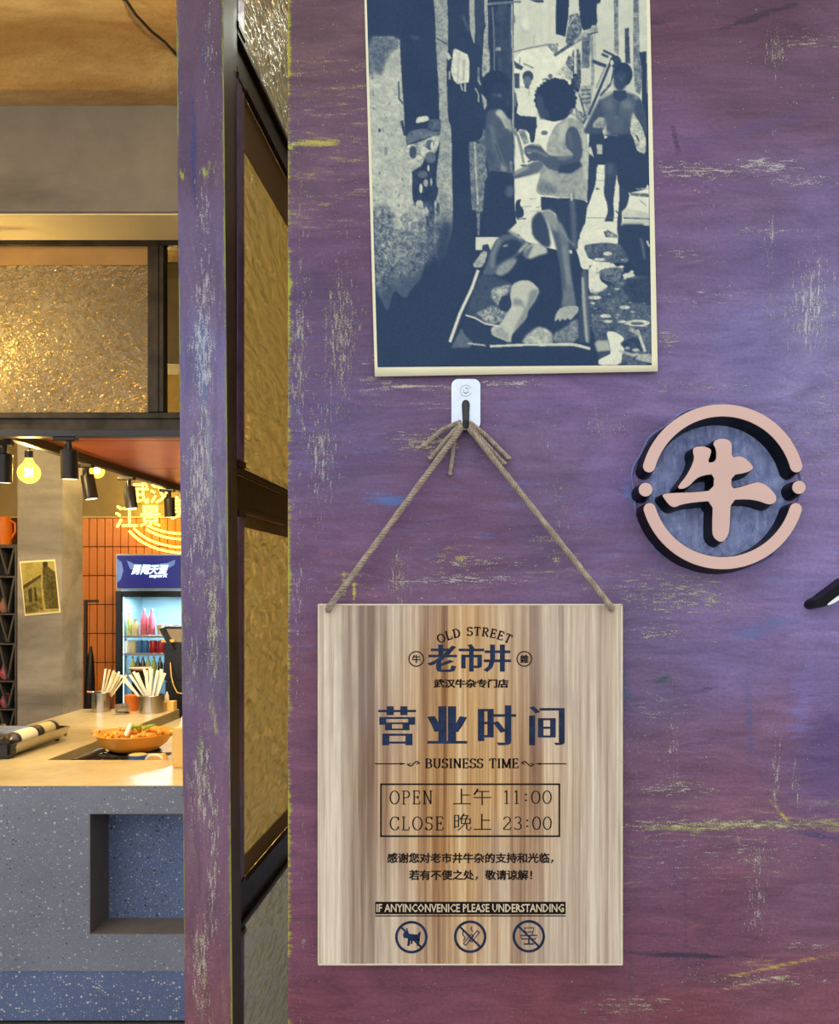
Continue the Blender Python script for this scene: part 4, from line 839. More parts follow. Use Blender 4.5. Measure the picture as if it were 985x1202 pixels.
# ------------------------------------------------------------------ neon sign
NY = 6.52 - D
t = thing('neon_sign', 'yellow neon sign of Chinese characters over curved bowl lines on the tiled wall', 'neon sign', (at(200, 0, 6.5).x, NY, at(0, 650, 6.5).z))
def neon(ch, u0, v0, u1, v1, r=.0052):
    cs = fit(embolden(contours(ch, 3), -.012, -.012), u0, v0, u1, v1, 6.52); mb = MB()
    for c in cs: p = [(a, NY, b) for a, b in c]; mb.tube(p + [p[0]], r, 5, False)
    mb.build('neon_character', M['neon'], t, True)
neon('武', 155, 567, 174, 591); neon('汉', 177, 569, 200, 590); neon('江', 136, 594, 161, 619); neon('景', 165, 594, 188, 618); neon('美', 201, 583, 226, 609)
for a_, b_ in ((74, 49), (67.7, 42.5), (59, 33), (56, 26.5)):
    pts = []
    for k in range(31):
        q = math.radians(152 + (28 - 152) * k / 30) if b_ > 40 else math.radians(140 + (40 - 140) * k / 30)
        p = at(217 + a_ * math.cos(q), 600 + b_ * math.sin(q), 6.52); pts.append((p.x, NY, p.z))
    MB().tube(pts, .0085, 6).build('neon_tube', M['neon'], t, True)
mb = MB()
for u, v in ((160, 590), (185, 590), (150, 618), (178, 619), (215, 612)): p = at(u, v, 6.52); mb.tube([(p.x, NY, p.z), (p.x, YB - .001, p.z)], .004, 6)
mb.build('standoffs', M['frame_silver'], t)

# ------------------------------------------------------------------ wine rack at the far left
rx1 = at(19.5, 0, 6.2).x; rx0 = rx1 - .62; ry0 = 6.2 - D; ry1 = ry0 + .2; rt = at(0, 641, 6.2).z
t = thing('bottle_rack', 'grey steel rack with slanted dividers at the far left behind the column', 'rack', ((rx0 + rx1) / 2, ry0 + .1, 0))
for x in (rx0, rx1 - .014): MB().box(x, x + .014, ry0, ry1, 0, rt, .001).build('upright', M['rack'], t)
MB().box(rx0, rx1, ry1 - .003, ry1, 0, rt).build('back_panel', simple('rack_back', rgb(54, 52, 56), .6), t)
lv = [rt] + [at(0, v, 6.2).z for v in (676, 720, 755, 799, 832, 868)]
for z in lv: MB().box(rx0 + .014, rx1 - .014, ry0, ry1 - .003, z - .012, z, .001).build('shelf', M['rack'], t)
for za, zb_ in zip(lv[:-1], lv[1:]):
    for k in range(3):
        xa_ = rx1 - .02 - k * .2
        for s0, s1 in ((xa_ - .10, xa_ - .045), (xa_ - .0, xa_ - .045)):
            mb = MB(); mb.prism([(s0 - .006, za - .013), (s0 + .006, za - .013), (s1 + .006, zb_ + .001), (s1 - .006, zb_ + .001)], ry0 + .004, ry1 - .01); mb.build('divider', M['rack'], t)
for u, v, c_, nm in ((2, 719.5, 'hair', 'upper'), (3, 798, 'pink', 'middle'), (3.5, 831.5, 'pink', 'lower')):
    p = at(u, v, 6.22); mb = MB(); mb.lathe([(.02, 0), (.034, .02), (.036, .05), (.02, .085), (.02, .1), (0, .1)], (p.x, ry0 + .06, p.z + .001), 14)
    single('ceramic_jar', mb, M[c_], nm + ' of the three small pinkish jars in the grey rack', 'jar', (p.x, ry0 + .06, p.z + .001), None, True)
# clay pitcher on the ledge over the rack
MB().box(rx0 - .2, rx1, ry0 + .02, ry1 + .1, rt + .001, rt + .012, .001).build('top_board', M['rack'], t)
p = at(2, 0, 6.25); zq = rt + .012
t = thing('clay_pitcher', 'orange clay pitcher standing on top of the grey rack', 'pitcher', (p.x, ry0 + .1, zq))
MB().lathe([(0, 0), (.055, 0), (.06, .1), (.052, .19), (.04, .2), (.036, .19), (0, .18)], (p.x - .02, ry0 + .1, zq), 20).build('body', M['orange'], t, True)
MB().tube([(p.x + .03, ry0 + .1, zq + .17), (p.x + .065, ry0 + .1, zq + .15), (p.x + .065, ry0 + .1, zq + .09), (p.x + .035, ry0 + .1, zq + .04)], .007, 8).build('handle', M['orange'], t, True)

# ------------------------------------------------------------------ old photograph on the column
pt = Paint(20, 655, 75, 726, 4, (.70, .64, .36))
G = lambda v: (v * .86, v * .80, v * .44)
pt.poly([(20, 655), (75, 655), (75, 726), (20, 726)], G(.84), n=.05); pt.poly([(24, 660), (65, 658), (70, 718), (28, 721)], G(.72), n=.08)
pt.poly([(26, 690), (40, 680), (48, 675), (49, 700), (50, 716), (44, 716), (28, 720)], G(.52), n=.12); pt.poly([(26, 688), (48, 674), (48, 678), (27, 692)], G(.30), n=.05)
pt.poly([(50, 665), (53, 662), (60, 668), (66, 672), (70, 714), (54, 715), (50, 690)], G(.38), n=.1); pt.ell(53, 662, 3, 4, G(.25)); pt.poly([(33, 692), (37, 690), (38, 706), (34, 707)], G(.28)); pt.poly([(40, 690), (42, 689), (44, 705), (41, 706)], G(.25)); pt.poly([(28, 712), (44, 708), (46, 718), (29, 720)], G(.42), n=.1)
def bil(c, s_, t_): # c: TL, TR, BR, BL (u, v)
    c = [np.array(q, float) for q in c]; s_ = s_[..., None]; t_ = t_[..., None]
    return (c[0] * (1 - s_) + c[1] * s_) * (1 - t_) + (c[3] * (1 - s_) + c[2] * s_) * t_
t = thing('old_photograph', 'yellowed photograph of an old house taped to the grey column', 'photograph', tuple(at(48, 722, 5.195)))
cc = [(22.5, 659), (64.5, 656.5), (71, 719), (29, 723)]
mb = MB(); mb.prism([(at(u, v, 5.195).x, at(u, v, 5.195).z) for u, v in cc], 5.195 - D, 5.1985 - D); mb.build('paper', M['cream'], t)
s_, t_ = np.meshgrid(np.linspace(0, 1, 90), np.linspace(0, 1, 130)); uv = bil([(24.3, 661), (63.6, 658.6), (69.3, 717.3), (30, 721)], s_, t_)
cl = pt.sample(uv[..., 0], uv[..., 1]); k = 5.192 / F
grid('print', np.stack([(uv[..., 0] - CX) * k, np.full(s_.shape, 5.192 - D), CZ - (uv[..., 1] - CY) * k], -1), attr_mat('yellowed_print', 'print', .6), {'print': np.concatenate([to_lin(cl), np.ones(s_.shape + (1,))], -1)}, t)

# ------------------------------------------------------------------ on the counter: stove, canisters, bowl, pots, tissue box
def stove(x0, x1, y0, y1, label, grp):
    t = thing('table_stove', label, 'stove', ((x0 + x1) / 2, y0, ZT), grp); z0 = ZT + .014
    mb = MB(); mb.prism([(x0, z0), (x1 - .01, z0), (x1 + .012, z0 + .045), (x1 + .012, z0 + .05), (x1 + .002, z0 + .05), (x1 - .015, z0 + .01), (x0 + .02, z0 + .01), (x0, z0 + .05)], y0 + .04, y1); mb.build('tray', M['steel'], t)
    mb = MB(); mb.box(x0, x1, y1 - .008, y1, z0, z0 + .052, .001); mb.box(x0, x0 + min(.13, (x1 - x0) * .5), y0 + .04, y1, z0, z0 + .03, .003); mb.build('end_plate', M['steel'], t)
    MB().box(x0 - .004, x1 + .004, y0, y0 + .06, ZT + .002, z0 + .062, .014).build('control_end', M['plastic_black'], t)
    MB().box(x1 - .075, x1 - .05, y0 - .001, y0 + .001, z0 + .012, z0 + .02).build('label', M['white'], t)
    mb = MB(); mb.lathe([(.016, 0), (.016, .016), (.012, .018), (0, .018)], (x0 + min(.12, (x1 - x0) * .5), y0, z0 + .035), 16, (0, -1, 0)); mb.build('knob', M['plastic_black'], t, True)
    for fx in (x0 + .03, x1 - .03):
        for fy in (y0 + .03, y1 - .04): MB().lathe([(.009, 0), (.012, .016)], (fx, fy, ZT), 10).build('foot', M['plastic_black'], t)
    return z0 + .01
def canister(x, y0, y1, z, R, label, m):
    t = thing('gas_canister', label, 'gas canister', (x, y0, z - R), 'gas canisters lying in the stoves')
    MB().lathe([(R * .3, 0), (R * .5, .01), (R * .98, .02), (R, .03), (R, y1 - y0 - .012), (R * .85, y1 - y0)], (x, y0, z), 24, (0, 1, 0)).build('body', M['steel_dark'], t, True)
    MB().lathe([(R + .0006, .045), (R + .0006, (y1 - y0) - .04)], (x, y0, z), 24, (0, 1, 0)).build('paper_label', m, t, True)
    MB().lathe([(R + .002, y1 - y0 - .03), (R + .003, y1 - y0 - .02), (R + .002, y1 - y0 - .01)], (x, y0, z), 24, (0, 1, 0)).build('collar', M['steel_dark'], t, True)
zz_ = stove(-2.36, -2.045, 3.84 - D, 4.36 - D, 'stainless table stove with a black front, nearest on the left of the counter', 'table stoves')
canister(-2.085, 3.905 - D, 4.13 - D, zz_ + .040, .036, 'label-wrapped gas canister lying at the front of the nearer stove', M['white'])
canister(-2.10, 4.14 - D, 4.33 - D, zz_ + .038, .034, 'gas canister lying behind the first one in the nearer stove', M['beige'])
zz_ = stove(-2.465, -2.385, 4.05 - D, 4.42 - D, 'second narrower steel stove standing behind the nearer one, at the counter edge', 'table stoves')
canister(-2.43, 4.12 - D, 4.36 - D, zz_ + .034, .030, 'pale gas canister lying in the second stove by the column', M['cream'])
# bowl
bc = at(158, 0, 4.06); bx, by = bc.x, 4.06 - D
t = thing('cooking_pot', 'dark steel pan under the ochre bowl in the sunken worktop', 'pot', (bx, by, ZR))
MB().lathe([(0, .001), (.11, .001), (.115, .048), (.118, .053), (.112, .053), (.105, .01), (0, .01)], (bx, by, ZR), 28).build('body', M['steel_dark'], t, True)
for s in (-1, 1): MB().tube([(bx + s * .112, by - .025, ZR + .035), (bx + s * .15, by - .025, ZR + .038), (bx + s * .15, by + .025, ZR + .038), (bx + s * .112, by + .025, ZR + .035)], .006, 8).build('handle', M['steel_dark'], t, True)
zb0 = ZR + .0545
t = thing('enamel_bowl', 'wide ochre bowl of orange food set over the sunken worktop', 'bowl', (bx, by, zb0))
MB().lathe([(0, 0), (.075, 0), (.10, .008), (.140, .038), (.160, .072), (.172, .080), (.171, .084), (.156, .078), (.135, .045), (.09, .014), (0, .01)], (bx, by, zb0), 40).build('body', M['bowl'], t, True)
mb = MB(); mb.tube([(bx + .158, by, zb0 + .078), (bx + .192, by, zb0 + .082)], [.014, .009], 8); mb.tube([(bx - .158, by, zb0 + .078), (bx - .188, by, zb0 + .082)], [.014, .009], 8); mb.build('handle', M['bowl'], t, True)
mb = MB()
for k in range(110):
    a = random.uniform(0, 2 * PI); r = .14 * math.sqrt(random.random()); s = random.uniform(.010, .02); h = .062 + .03 * (1 - (r / .14) ** 2) + random.uniform(-.004, .008)
    b = bmesh.new(); bmesh.ops.create_icosphere(b, subdivisions=1, radius=s); R_ = Matrix.Rotation(random.uniform(0, 3), 3, Vector((random.random(), random.random(), random.random() + .1)).normalized())
    for q in b.verts: q.co = R_ @ Vector((q.co.x * random.uniform(.8, 1.3), q.co.y * .9, q.co.z * .7)) + Vector((bx + r * math.cos(a), by + r * math.sin(a), zb0 + h))
    b.verts.index_update(); mb.add([q.co[:] for q in b.verts], [[q.index for q in f.verts] for f in b.faces]); b.free()
o = single('braised_food', mb, M['food'], 'heap of glossy orange braised pieces filling the ochre bowl', 'food', (bx, by, zb0 + .06)); o['kind'] = 'stuff'
for k in range(9):
    a = random.uniform(-.7, .7); L_ = random.uniform(.05, .085); p0 = Vector((bx - .012 + k * .007, by - .03 + random.uniform(-.02, .02), zb0 + .097)); p1 = p0 + Vector((math.sin(a) * L_ + .02, -.01, abs(math.cos(a)) * L_ * .35))
    mb = MB(); mb.tube([p0, (p0 + p1) / 2 + Vector((0, 0, .006)), p1], [.004, .005, .002], 6); single('green_onion', mb, M['green'], 'green onion shred garnishing the orange food', 'vegetable', p0, 'green onion shreds')
mb = MB(); p0 = at(147.5, 864, 3.95); p1 = at(154, 849, 3.97); mb.tube([p0, (p0 + p1) / 2, p1], [.009, .011, .007], 8); single('white_leek', mb, M['white'], 'white leek stalk leaning on the front rim of the ochre bowl', 'vegetable', p0, None, True)
# things beside the pot
mb = MB(); mb.lathe([(.0, 0), (.025, .0), (.027, .01), (.027, .27), (.0, .272)], (-1.795, 3.88 - D, ZR + .0275), 20, (0, 1, 0)); single('steel_cylinder', mb, M['steel_dark'], 'grey metal cylinder lying beside the pan, left of the bowl', 'cylinder', (-1.795, 3.88 - D, ZR), None, True)
p = at(165, 0, 3.92); t = thing('blue_tub', 'blue plastic tub with a pale lid under the bowl front', 'tub', (p.x, 3.89 - D, ZR))
MB().lathe([(.03, 0), (.037, .064), (.04, .066)], (p.x, 3.89 - D, ZR + .001), 24).build('body', M['blue'], t, True); MB().lathe([(.036, .0665), (.036, .069), (.03, .071), (0, .071)], (p.x, 3.89 - D, ZR + .001), 24).build('lid', M['yellow'], t, True)
p = at(189, 0, 3.95); t = thing('ring_handled_box', 'pale yellow tub with a white ring handle, right of the blue tub', 'tub', (p.x, 3.95 - D, ZR))
MB().box(p.x - .05, p.x + .04, 3.885 - D, 3.93 - D, ZR + .001, ZR + .068, .008).build('body', M['yellow'], t)
MB().tube([(p.x + .035 * math.cos(k * PI / 8), 3.872 - D, ZR + .05 + .02 * math.sin(k * PI / 8)) for k in range(17)], .005, 6).build('ring_handle', M['white'], t, True)
p = at(137, 0, 3.95); mb = MB(); mb.lathe([(.026, 0), (.030, .056), (.032, .06), (.028, .058), (.024, .003)], (p.x, 3.885 - D, ZR + .001), 20); single('small_tin', mb, M['steel_dark'], 'small dark tin in front of the pan, left of the blue tub', 'tin', (p.x, 3.90 - D, ZR), None, True)
# tissue box
p = at(202, 0, 3.66); t = thing('tissue_box', 'upright yellow card tissue box on the counter edge, cut off by the purple post', 'tissue box', (p.x + .06, 3.72 - D, ZT))
zt_ = at(0, 855, 3.66).z
MB().box(p.x, p.x + .13, 3.66 - D, 3.79 - D, ZT + .0005, zt_, .004).build('carton', M['yellow'], t)
mb = MB()
vs = []; 
for i in range(9):
    a = i / 8; vs.append((p.x + .012 + a * .1, 3.70 - D + .02 * math.sin(a * 7), zt_ + .0)); vs.append((p.x + .02 + a * .09 + .006 * math.sin(9 * a), 3.715 - D + .018 * math.sin(a * 9 + 1), zt_ + .05 + .012 * math.sin(a * 6)))
mb.add(vs, [(2 * i, 2 * i + 2, 2 * i + 3, 2 * i + 1) for i in range(8)]); mb.add([(a, b + .002, c) for a, b, c in vs], [(2 * i, 2 * i + 1, 2 * i + 3, 2 * i + 2) for i in range(8)]); mb.build('tissue', M['white'], t, True)

# ceiling cable
pts = [at(128, -40, 2.55), at(148, 0, 2.58), at(160, 18, 2.62), at(178, 37, 2.68), at(193, 49, 2.75), at(208, 60, 2.85), at(235, 76, 3.0), at(262, 88, 3.14)]
pts = [Vector((p.x, p.y, min(p.z, ZC - .005))) for p in pts]
mb = MB(); mb.tube(pts, .0045, 8); single('ceiling_cable', mb, M['black'], 'thin black cable sagging across the ochre ceiling', 'cable', pts[0], None, True)

# ------------------------------------------------------------------ the big photograph poster
KS = {1: (425, 0, 8.017), 2: (535, 0, 8.017), 3: (650, 0, 8.017), 4: (425, 140, 8.017), 5: (535, 140, 8.017), 6: (655, 140, 8.017), 7: (505, 260, 6.5), 8: (635, 260, 6.5), 0: (0, 0, 1)}
pp = Paint(422, -45, 778, 448, 2, (0.03,))
def q(c, pts): a, b, k = KS[c]; return [(a + x / k, b + y / k) for x, y in pts]
def P_(c, pts, v, **kw):
    if len(pts) >= 6: pts = [q_ for a, b in zip(pts, pts[1:] + pts[:1]) for q_ in ((a[0] * .8 + b[0] * .2, a[1] * .8 + b[1] * .2), (a[0] * .2 + b[0] * .8, a[1] * .2 + b[1] * .8))]
    pp.poly(q(c, pts), v, **kw)
def L_(c, pts, w_, v, **kw): pp.line(q(c, pts), w_ / KS[c][2], v, **kw)
def E_(c, x, y, rx, ry, v, **kw): a, b, k = KS[c]; pp.ell(a + x / k, b + y / k, rx / k, ry / k, v, **kw)
pp.poly([(422, -45), (778, -45), (778, 448), (422, 448)], .05, n=.03, ns=20)
# sunlit lane and far walls
P_(0, [(603, -45), (763, -45), (763, 62), (757, 150), (700, 160), (655, 150), (603, 140)], .80, n=.05, ns=6)
P_(0, [(604, 60), (655, 54), (680, 56), (680, 100), (640, 105), (604, 100)], .90, n=.06, ns=4)
P_(0, [(604, 130), (700, 150), (762, 200), (762, 300), (680, 300), (640, 290), (604, 280)], .90, n=.05, ns=5)
L_(2, [(540, 490), (700, 450), (860, 420), (962, 415)], 10, .30); P_(2, [(860, 430), (962, 415), (962, 520), (900, 480)], .55, n=.3)
E_(2, 660, 220, 45, 55, .88, soft=2); P_(2, [(545, 120), (560, 160), (560, 220), (540, 210)], .45); L_(2, [(610, 240), (640, 300), (690, 300)], 10, .62, soft=1); L_(2, [(740, 330), (735, 430)], 8, .66)
for xx in (600, 690, 800, 880): L_(2, [(xx, 20), (xx + 8, 400)], 12, .73, soft=1.5, a=.6)
# left masonry
P_(0, [(430, 43), (469, 43), (470, 62), (472, 100), (474, 125), (475, 150), (478, 172), (484, 200), (484, 232), (488, 244), (498, 240), (502, 262), (500, 290), (496, 325), (484, 338), (476, 352), (462, 338), (455, 368), (448, 352), (436, 330)], .70, n=.14, ns=2)
P_(0, [(430, 43), (469, 43), (468, 56), (456, 66), (448, 90), (440, 84), (432, 92)], .36, n=.16, ns=2, soft=2.5)
P_(0, [(434, 240), (460, 244), (470, 280), (464, 330), (455, 360), (436, 330)], .42, n=.35, ns=1.5, soft=3)
P_(0, [(470, 250), (490, 250), (500, 262), (498, 300), (480, 330), (466, 330)], .52, n=.4, ns=1.6, soft=2)
P_(0, [(511, -45), (523, -45), (525, 0), (526, 25), (526, 60), (524, 75), (525, 110), (526, 140), (530, 150), (531, 220), (532, 250), (530, 275), (522, 296), (514, 310), (508, 290), (508, 262), (513, 230), (512, 205), (517, 165), (516, 140), (515, 100), (512, 60), (511, 20), (508, -10)], .58, n=.18, ns=1.6)
P_(0, [(512, 262), (531, 262), (524, 300), (514, 312)], .3, n=.2, soft=2)
L_(1, [(700, 360), (800, 415)], 12, .15)
P_(4, [(640, 0), (740, 0), (740, 110), (640, 100), (610, 90)], .22, n=.15); P_(4, [(410, 190), (440, 120), (520, 95), (600, 90), (640, 110), (740, 120), (700, 150), (520, 200), (420, 240)], .36, n=.1)
P_(1, [(520, 1105), (560, 1095), (620, 1088), (632, 1130), (590, 1145), (500, 1162)], .82, n=.1)
P_(4, [(410, 250), (520, 220), (735, 135), (745, 170), (690, 330), (600, 350), (560, 440), (490, 480), (460, 500), (430, 380), (415, 320)], .66, n=.3, ns=1.6)
for (x, y, rx, ry, v) in ((480, 310, 35, 60, .2), (645, 360, 50, 55, .3), (640, 240, 40, 50, .3), (660, 250, 14, 40, .85), (500, 420, 45, 30, .7), (540, 360, 30, 22, .75), (575, 300, 25, 45, .8)): E_(4, x, y, rx, ry, v, n=.1)
P_(4, [(480, 500), (530, 450), (620, 460), (690, 430), (690, 610), (720, 650), (710, 720), (690, 760), (670, 1202), (600, 1202), (610, 960), (570, 800), (540, 770), (490, 760)], .06, n=.06)
for (x, y, rx, ry, v) in ((555, 650, 16, 45, .8), (600, 600, 22, 35, .6), (652, 590, 9, 38, .7), (625, 460, 10, 30, .8), (570, 520, 45, 35, .3), (605, 870, 22, 45, .8), (590, 1120, 26, 50, .7), (505, 930, 50, 40, .75), (540, 800, 35, 40, .7), (420, 1020, 40, 40, .72), (690, 840, 10, 80, .7), (715, 850, 16, 65, .15)): E_(4, x, y, rx, ry, v, n=.1)
for k in range(120):
    x = random.uniform(436, 500); y = random.uniform(60, 345); s = random.uniform(.5, 1.6) * (1 if y > 230 else .7); pp.ell(x, y, s * .8, s * random.uniform(1, 2), .12 if pp.a[int((y + 45) * 2), int((x - 422) * 2), 0] > .3 else .05, a=.5)
L_(0, [(436, 260), (438, 320), (441, 352)], 4, .12, soft=2); E_(4, 165, 105, 12, 18, .15); E_(4, 225, 300, 18, 45, .5); L_(1, [(345, 770), (350, 930), (390, 980)], 16, .25)
P_(1, [(440, 340), (470, 335), (540, 345), (530, 375), (480, 370)], .18, soft=1.5)
L_(4, [(375, 20), (390, 90), (405, 150)], 26, .10)
P_(0, [(430, 350), (470, 318), (500, 262), (540, 250), (540, 400), (430, 400)], .06, soft=14, a=.75); P_(0, [(476, 250), (500, 236), (520, 250), (512, 300), (480, 330), (462, 318)], .45, n=.5, ns=1.4, soft=3, a=.5)
# hanging shirt
P_(0, [(532.5, 56), (541, 60), (551, 65), (551, 97), (546, 97), (537, 99), (533, 95), (529, 84), (531, 70)], .84, n=.12, ns=3); P_(0, [(523.5, 62), (527, 62), (530, 68), (526, 71)], .75); L_(0, [(528, 84), (528, 93)], 2.5, .55); L_(0, [(541, 99), (543, 106)], 2, .6); L_(0, [(546, 98), (546, 107)], 2, .7); L_(0, [(545, 70), (544, 95)], 1.5, .45, soft=1); L_(0, [(537, 62), (538, 92)], 1.5, .7, soft=1); L_(0, [(537, 97), (540, 60)], 1, .4, a=.4)
# posts and strips of the timber front
P_(2, [(130, -300), (175, -300), (178, 200), (185, 250), (178, 430), (150, 350), (130, 250)], .62, n=.1); P_(2, [(55, 140), (80, 160), (130, 290), (120, 300)], .3, soft=1)
P_(2, [(190, -300), (265, -300), (270, 230), (250, 300), (250, 440), (190, 430)], .12, n=.05)
P_(2, [(268, -300), (295, -300), (305, 230), (305, 440), (320, 480), (322, 670), (290, 690), (250, 740), (250, 600), (258, 450), (265, 300), (285, 240), (270, 200)], .60, n=.25, ns=1.4)
L_(2, [(345, 70), (360, 300), (365, 670)], 12, .42); L_(2, [(420, 70), (430, 300), (425, 440)], 18, .25, soft=1.5); P_(2, [(370, 40), (520, 40), (520, 1000), (440, 1000), (430, 700), (380, 640)], .14, n=.08, ns=4, a=.7)
P_(2, [(380, 445), (425, 445), (425, 475), (370, 480)], .5, n=.2); L_(2, [(415, 540), (420, 670)], 14, .25, soft=1)
L_(2, [(305, 38), (450, 25), (610, 15)], 22, .40, n=.1); L_(2, [(530, 40), (530, 300), (540, 600), (540, 1202)], 16, .62, n=.12); L_(5, [(540, 0), (555, 250), (550, 420)], 14, .58, n=.1); L_(2, [(515, 80), (515, 600)], 12, .22)
L_(2, [(215, 640), (215, 760), (235, 800)], 18, .45, n=.2); L_(2, [(185, 830), (215, 890), (215, 960)], 14, .55, n=.2); P_(2, [(240, 880), (290, 930), (295, 990), (270, 1040)], .6, n=.1)
# black washing and the right-hand buildings
P_(2, [(690, 0), (825, 0), (825, 25), (760, 22)], .05); P_(3, [(25, -350), (155, -350), (140, 150), (110, 345), (20, 320)], .04); P_(3, [(225, -350), (430, -350), (450, 20), (400, 40), (415, 240), (330, 275), (270, 290), (240, 130)], .05)
P_(3, [(150, 130), (240, 120), (270, 290), (230, 390), (130, 430), (110, 380), (140, 230)], .36, n=.35, ns=1.4); L_(3, [(145, 135), (245, 110)], 14, .8); L_(3, [(200, 150), (140, 240)], 9, .7); L_(3, [(10, 520), (130, 440), (260, 360)], 30, .25, n=.2); L_(3, [(200, 390), (290, 320), (410, 265)], 34, .55, n=.3); L_(3, [(310, 330), (415, 300)], 16, .2); E_(3, 380, 255, 26, 20, .5, n=.3)
P_(3, [(170, 470), (250, 460), (260, 700), (250, 860), (190, 860), (180, 700)], .22, n=.4, ns=1.3); L_(3, [(205, 470), (205, 690)], 26, .8, n=.2); P_(3, [(265, 330), (345, 330), (335, 640), (262, 640)], .36, n=.25, ns=2); L_(3, [(355, 330), (370, 700), (365, 800)], 30, .52, n=.15); L_(3, [(385, 330), (395, 560)], 6, .5)
P_(3, [(565, -300), (608, -300), (612, 520), (570, 490)], .45, n=.22, ns=1.4); P_(3, [(752, -300), (800, -300), (805, 420), (832, 640), (822, 900), (765, 860), (748, 600)], .42, n=.25, ns=1.5); P_(3, [(670, 270), (708, 260), (722, 600), (672, 590)], .17, n=.15, ns=1.2); P_(3, [(805, 492), (875, 482), (880, 1150), (830, 960), (828, 640)], .06)
P_(3, [(140, 520), (185, 540), (180, 690), (110, 600)], .4, n=.4, ns=1.3); P_(3, [(100, 600), (180, 680), (170, 760), (60, 740), (20, 700)], .72, n=.3, ns=1.5)
P_(3, [(250, 810), (372, 800), (350, 1000), (310, 1110), (260, 960)], .60, n=.2)
for yy in (850, 890, 930, 970): L_(3, [(262, yy), (345, yy - 5)], 14, .25)
P_(3, [(165, 740), (230, 720), (240, 860), (200, 900), (165, 800)], .15, n=.2); L_(3, [(180, 850), (215, 880), (215, 960)], 26, .8, n=.1); L_(3, [(240, 880), (300, 1100)], 16, .3, n=.2); L_(3, [(150, 1060), (240, 1100), (310, 1120)], 20, .55, n=.2); P_(3, [(200, 1010), (330, 1100), (280, 1180), (210, 1110)], .4, n=.4)
L_(3, [(530, 600), (440, 820), (330, 1080)], 26, .14); L_(3, [(585, 560), (545, 780), (440, 900)], 22, .16); L_(3, [(480, 640), (400, 830)], 10, .35); L_(3, [(470, 475), (560, 520), (610, 560)], 22, .14); L_(3, [(455, 510), (510, 535)], 26, .2); L_(3, [(370, 575), (430, 600), (490, 620)], 34, .14); P_(3, [(540, 530), (600, 520), (635, 560), (640, 640), (560, 640), (520, 600)], .10); E_(3, 548, 590, 16, 26, .8); L_(3, [(520, 700), (490, 840)], 14, .7, n=.1); L_(3, [(560, 740), (540, 820)], 10, .8)
# far boy in a vest
P_(2, [(548, 570), (590, 600), (640, 630), (620, 660), (560, 640)], .15, n=.1); P_(2, [(550, 690), (600, 690), (600, 830), (555, 830)], .18); L_(2, [(605, 540), (600, 620)], 9, .4); L_(2, [(640, 600), (690, 620), (730, 640)], 12, .35, n=.2)
E_(2, 680, 720, 52, 55, .15); E_(2, 675, 765, 38, 48, .36); E_(2, 672, 815, 22, 25, .3); P_(2, [(560, 850), (640, 820), (690, 845), (735, 825), (765, 900), (772, 1100), (570, 1090), (590, 960)], .88, n=.05); L_(2, [(565, 880), (560, 1000)], 20, .35); L_(2, [(760, 940), (800, 1060), (810, 1120)], 34, .62); L_(2, [(760, 900), (790, 1000)], 6, .3); L_(2, [(690, 850), (690, 900)], 14, .7)
P_(2, [(550, 1085), (760, 1100), (765, 1202), (560, 1202)], .09); P_(5, [(555, -10), (765, -10), (755, 100), (740, 215), (705, 225), (690, 110), (560, 85)], .08); E_(2, 890, 715, 22, 20, .3, n=.1); L_(2, [(820, 750), (860, 740)], 16, .35, n=.3); L_(2, [(890, 740), (895, 800)], 30, .5)
P_(5, [(590, 110), (650, 95), (690, 220), (640, 240)], .5, n=.2); L_(5, [(560, 90), (600, 230), (640, 410)], 22, .5); L_(5, [(590, 150), (640, 330)], 6, .25); E_(5, 640, 435, 34, 10, .3); L_(5, [(680, 400), (720, 380)], 16, .3, n=.2); E_(5, 835, 128, 32, 22, .35); L_(5, [(700, 750), (750, 748)], 5, .5); L_(5, [(600, 830), (720, 815)], 6, .5); L_(5, [(760, 830), (800, 822)], 5, .4); L_(5, [(700, 870), (780, 860)], 5, .6)
# ragged wall end by the left boy
P_(5, [(120, 212), (178, 212), (222, 190), (250, 170), (262, 72), (300, 180), (312, 280), (280, 400), (300, 520), (312, 700), (292, 915), (230, 850), (225, 1100), (205, 1100), (195, 850), (150, 860), (135, 500)], .40, n=.22, ns=1.4); L_(5, [(180, 220), (190, 500), (210, 800)], 16, .66, n=.2); P_(5, [(190, 205), (225, 205), (215, 240)], .08); L_(5, [(230, 770), (300, 690)], 8, .6)
# left boy
P_(0, [(571, 132), (577, 129), (585, 127), (594, 134), (600, 150), (603, 170), (601, 192), (597, 216), (590, 204), (580, 206), (573, 202), (569, 165)], .24, n=.06, ns=4, soft=1)
P_(2, [(365, 1070), (405, 1020), (440, 1040), (500, 1130), (515, 1210), (470, 1210), (420, 1110)], .72, soft=1.2); P_(5, [(440, -10), (520, 0), (540, 130), (500, 100), (460, 30)], .58, soft=1.5); P_(5, [(380, 200), (500, 120), (540, 260), (520, 420), (470, 420), (420, 330)], .20, soft=2)
L_(5, [(335, 60), (360, 200), (420, 380), (470, 470)], 46, .34, soft=1.5); L_(5, [(375, 230), (430, 400)], 12, .12, soft=1); P_(5, [(430, 420), (480, 470), (470, 495), (420, 480)], .5, soft=1)
E_(0, 582, 103, 15.5, 19.5, .035); E_(0, 586, 112, 11, 16, .07, soft=1); L_(2, [(355, 890), (420, 900)], 24, .20, soft=1); E_(2, 415, 900, 16, 12, .38, soft=1)
P_(0, [(570, 200), (603, 203), (604, 240), (606, 262), (590, 270), (573, 275), (566, 262)], .06); E_(5, 510, 680, 40, 55, .28, soft=2); L_(5, [(520, 400), (530, 500)], 26, .4, n=.15); P_(5, [(560, 770), (620, 745), (600, 800), (640, 850), (640, 920), (560, 940)], .07)
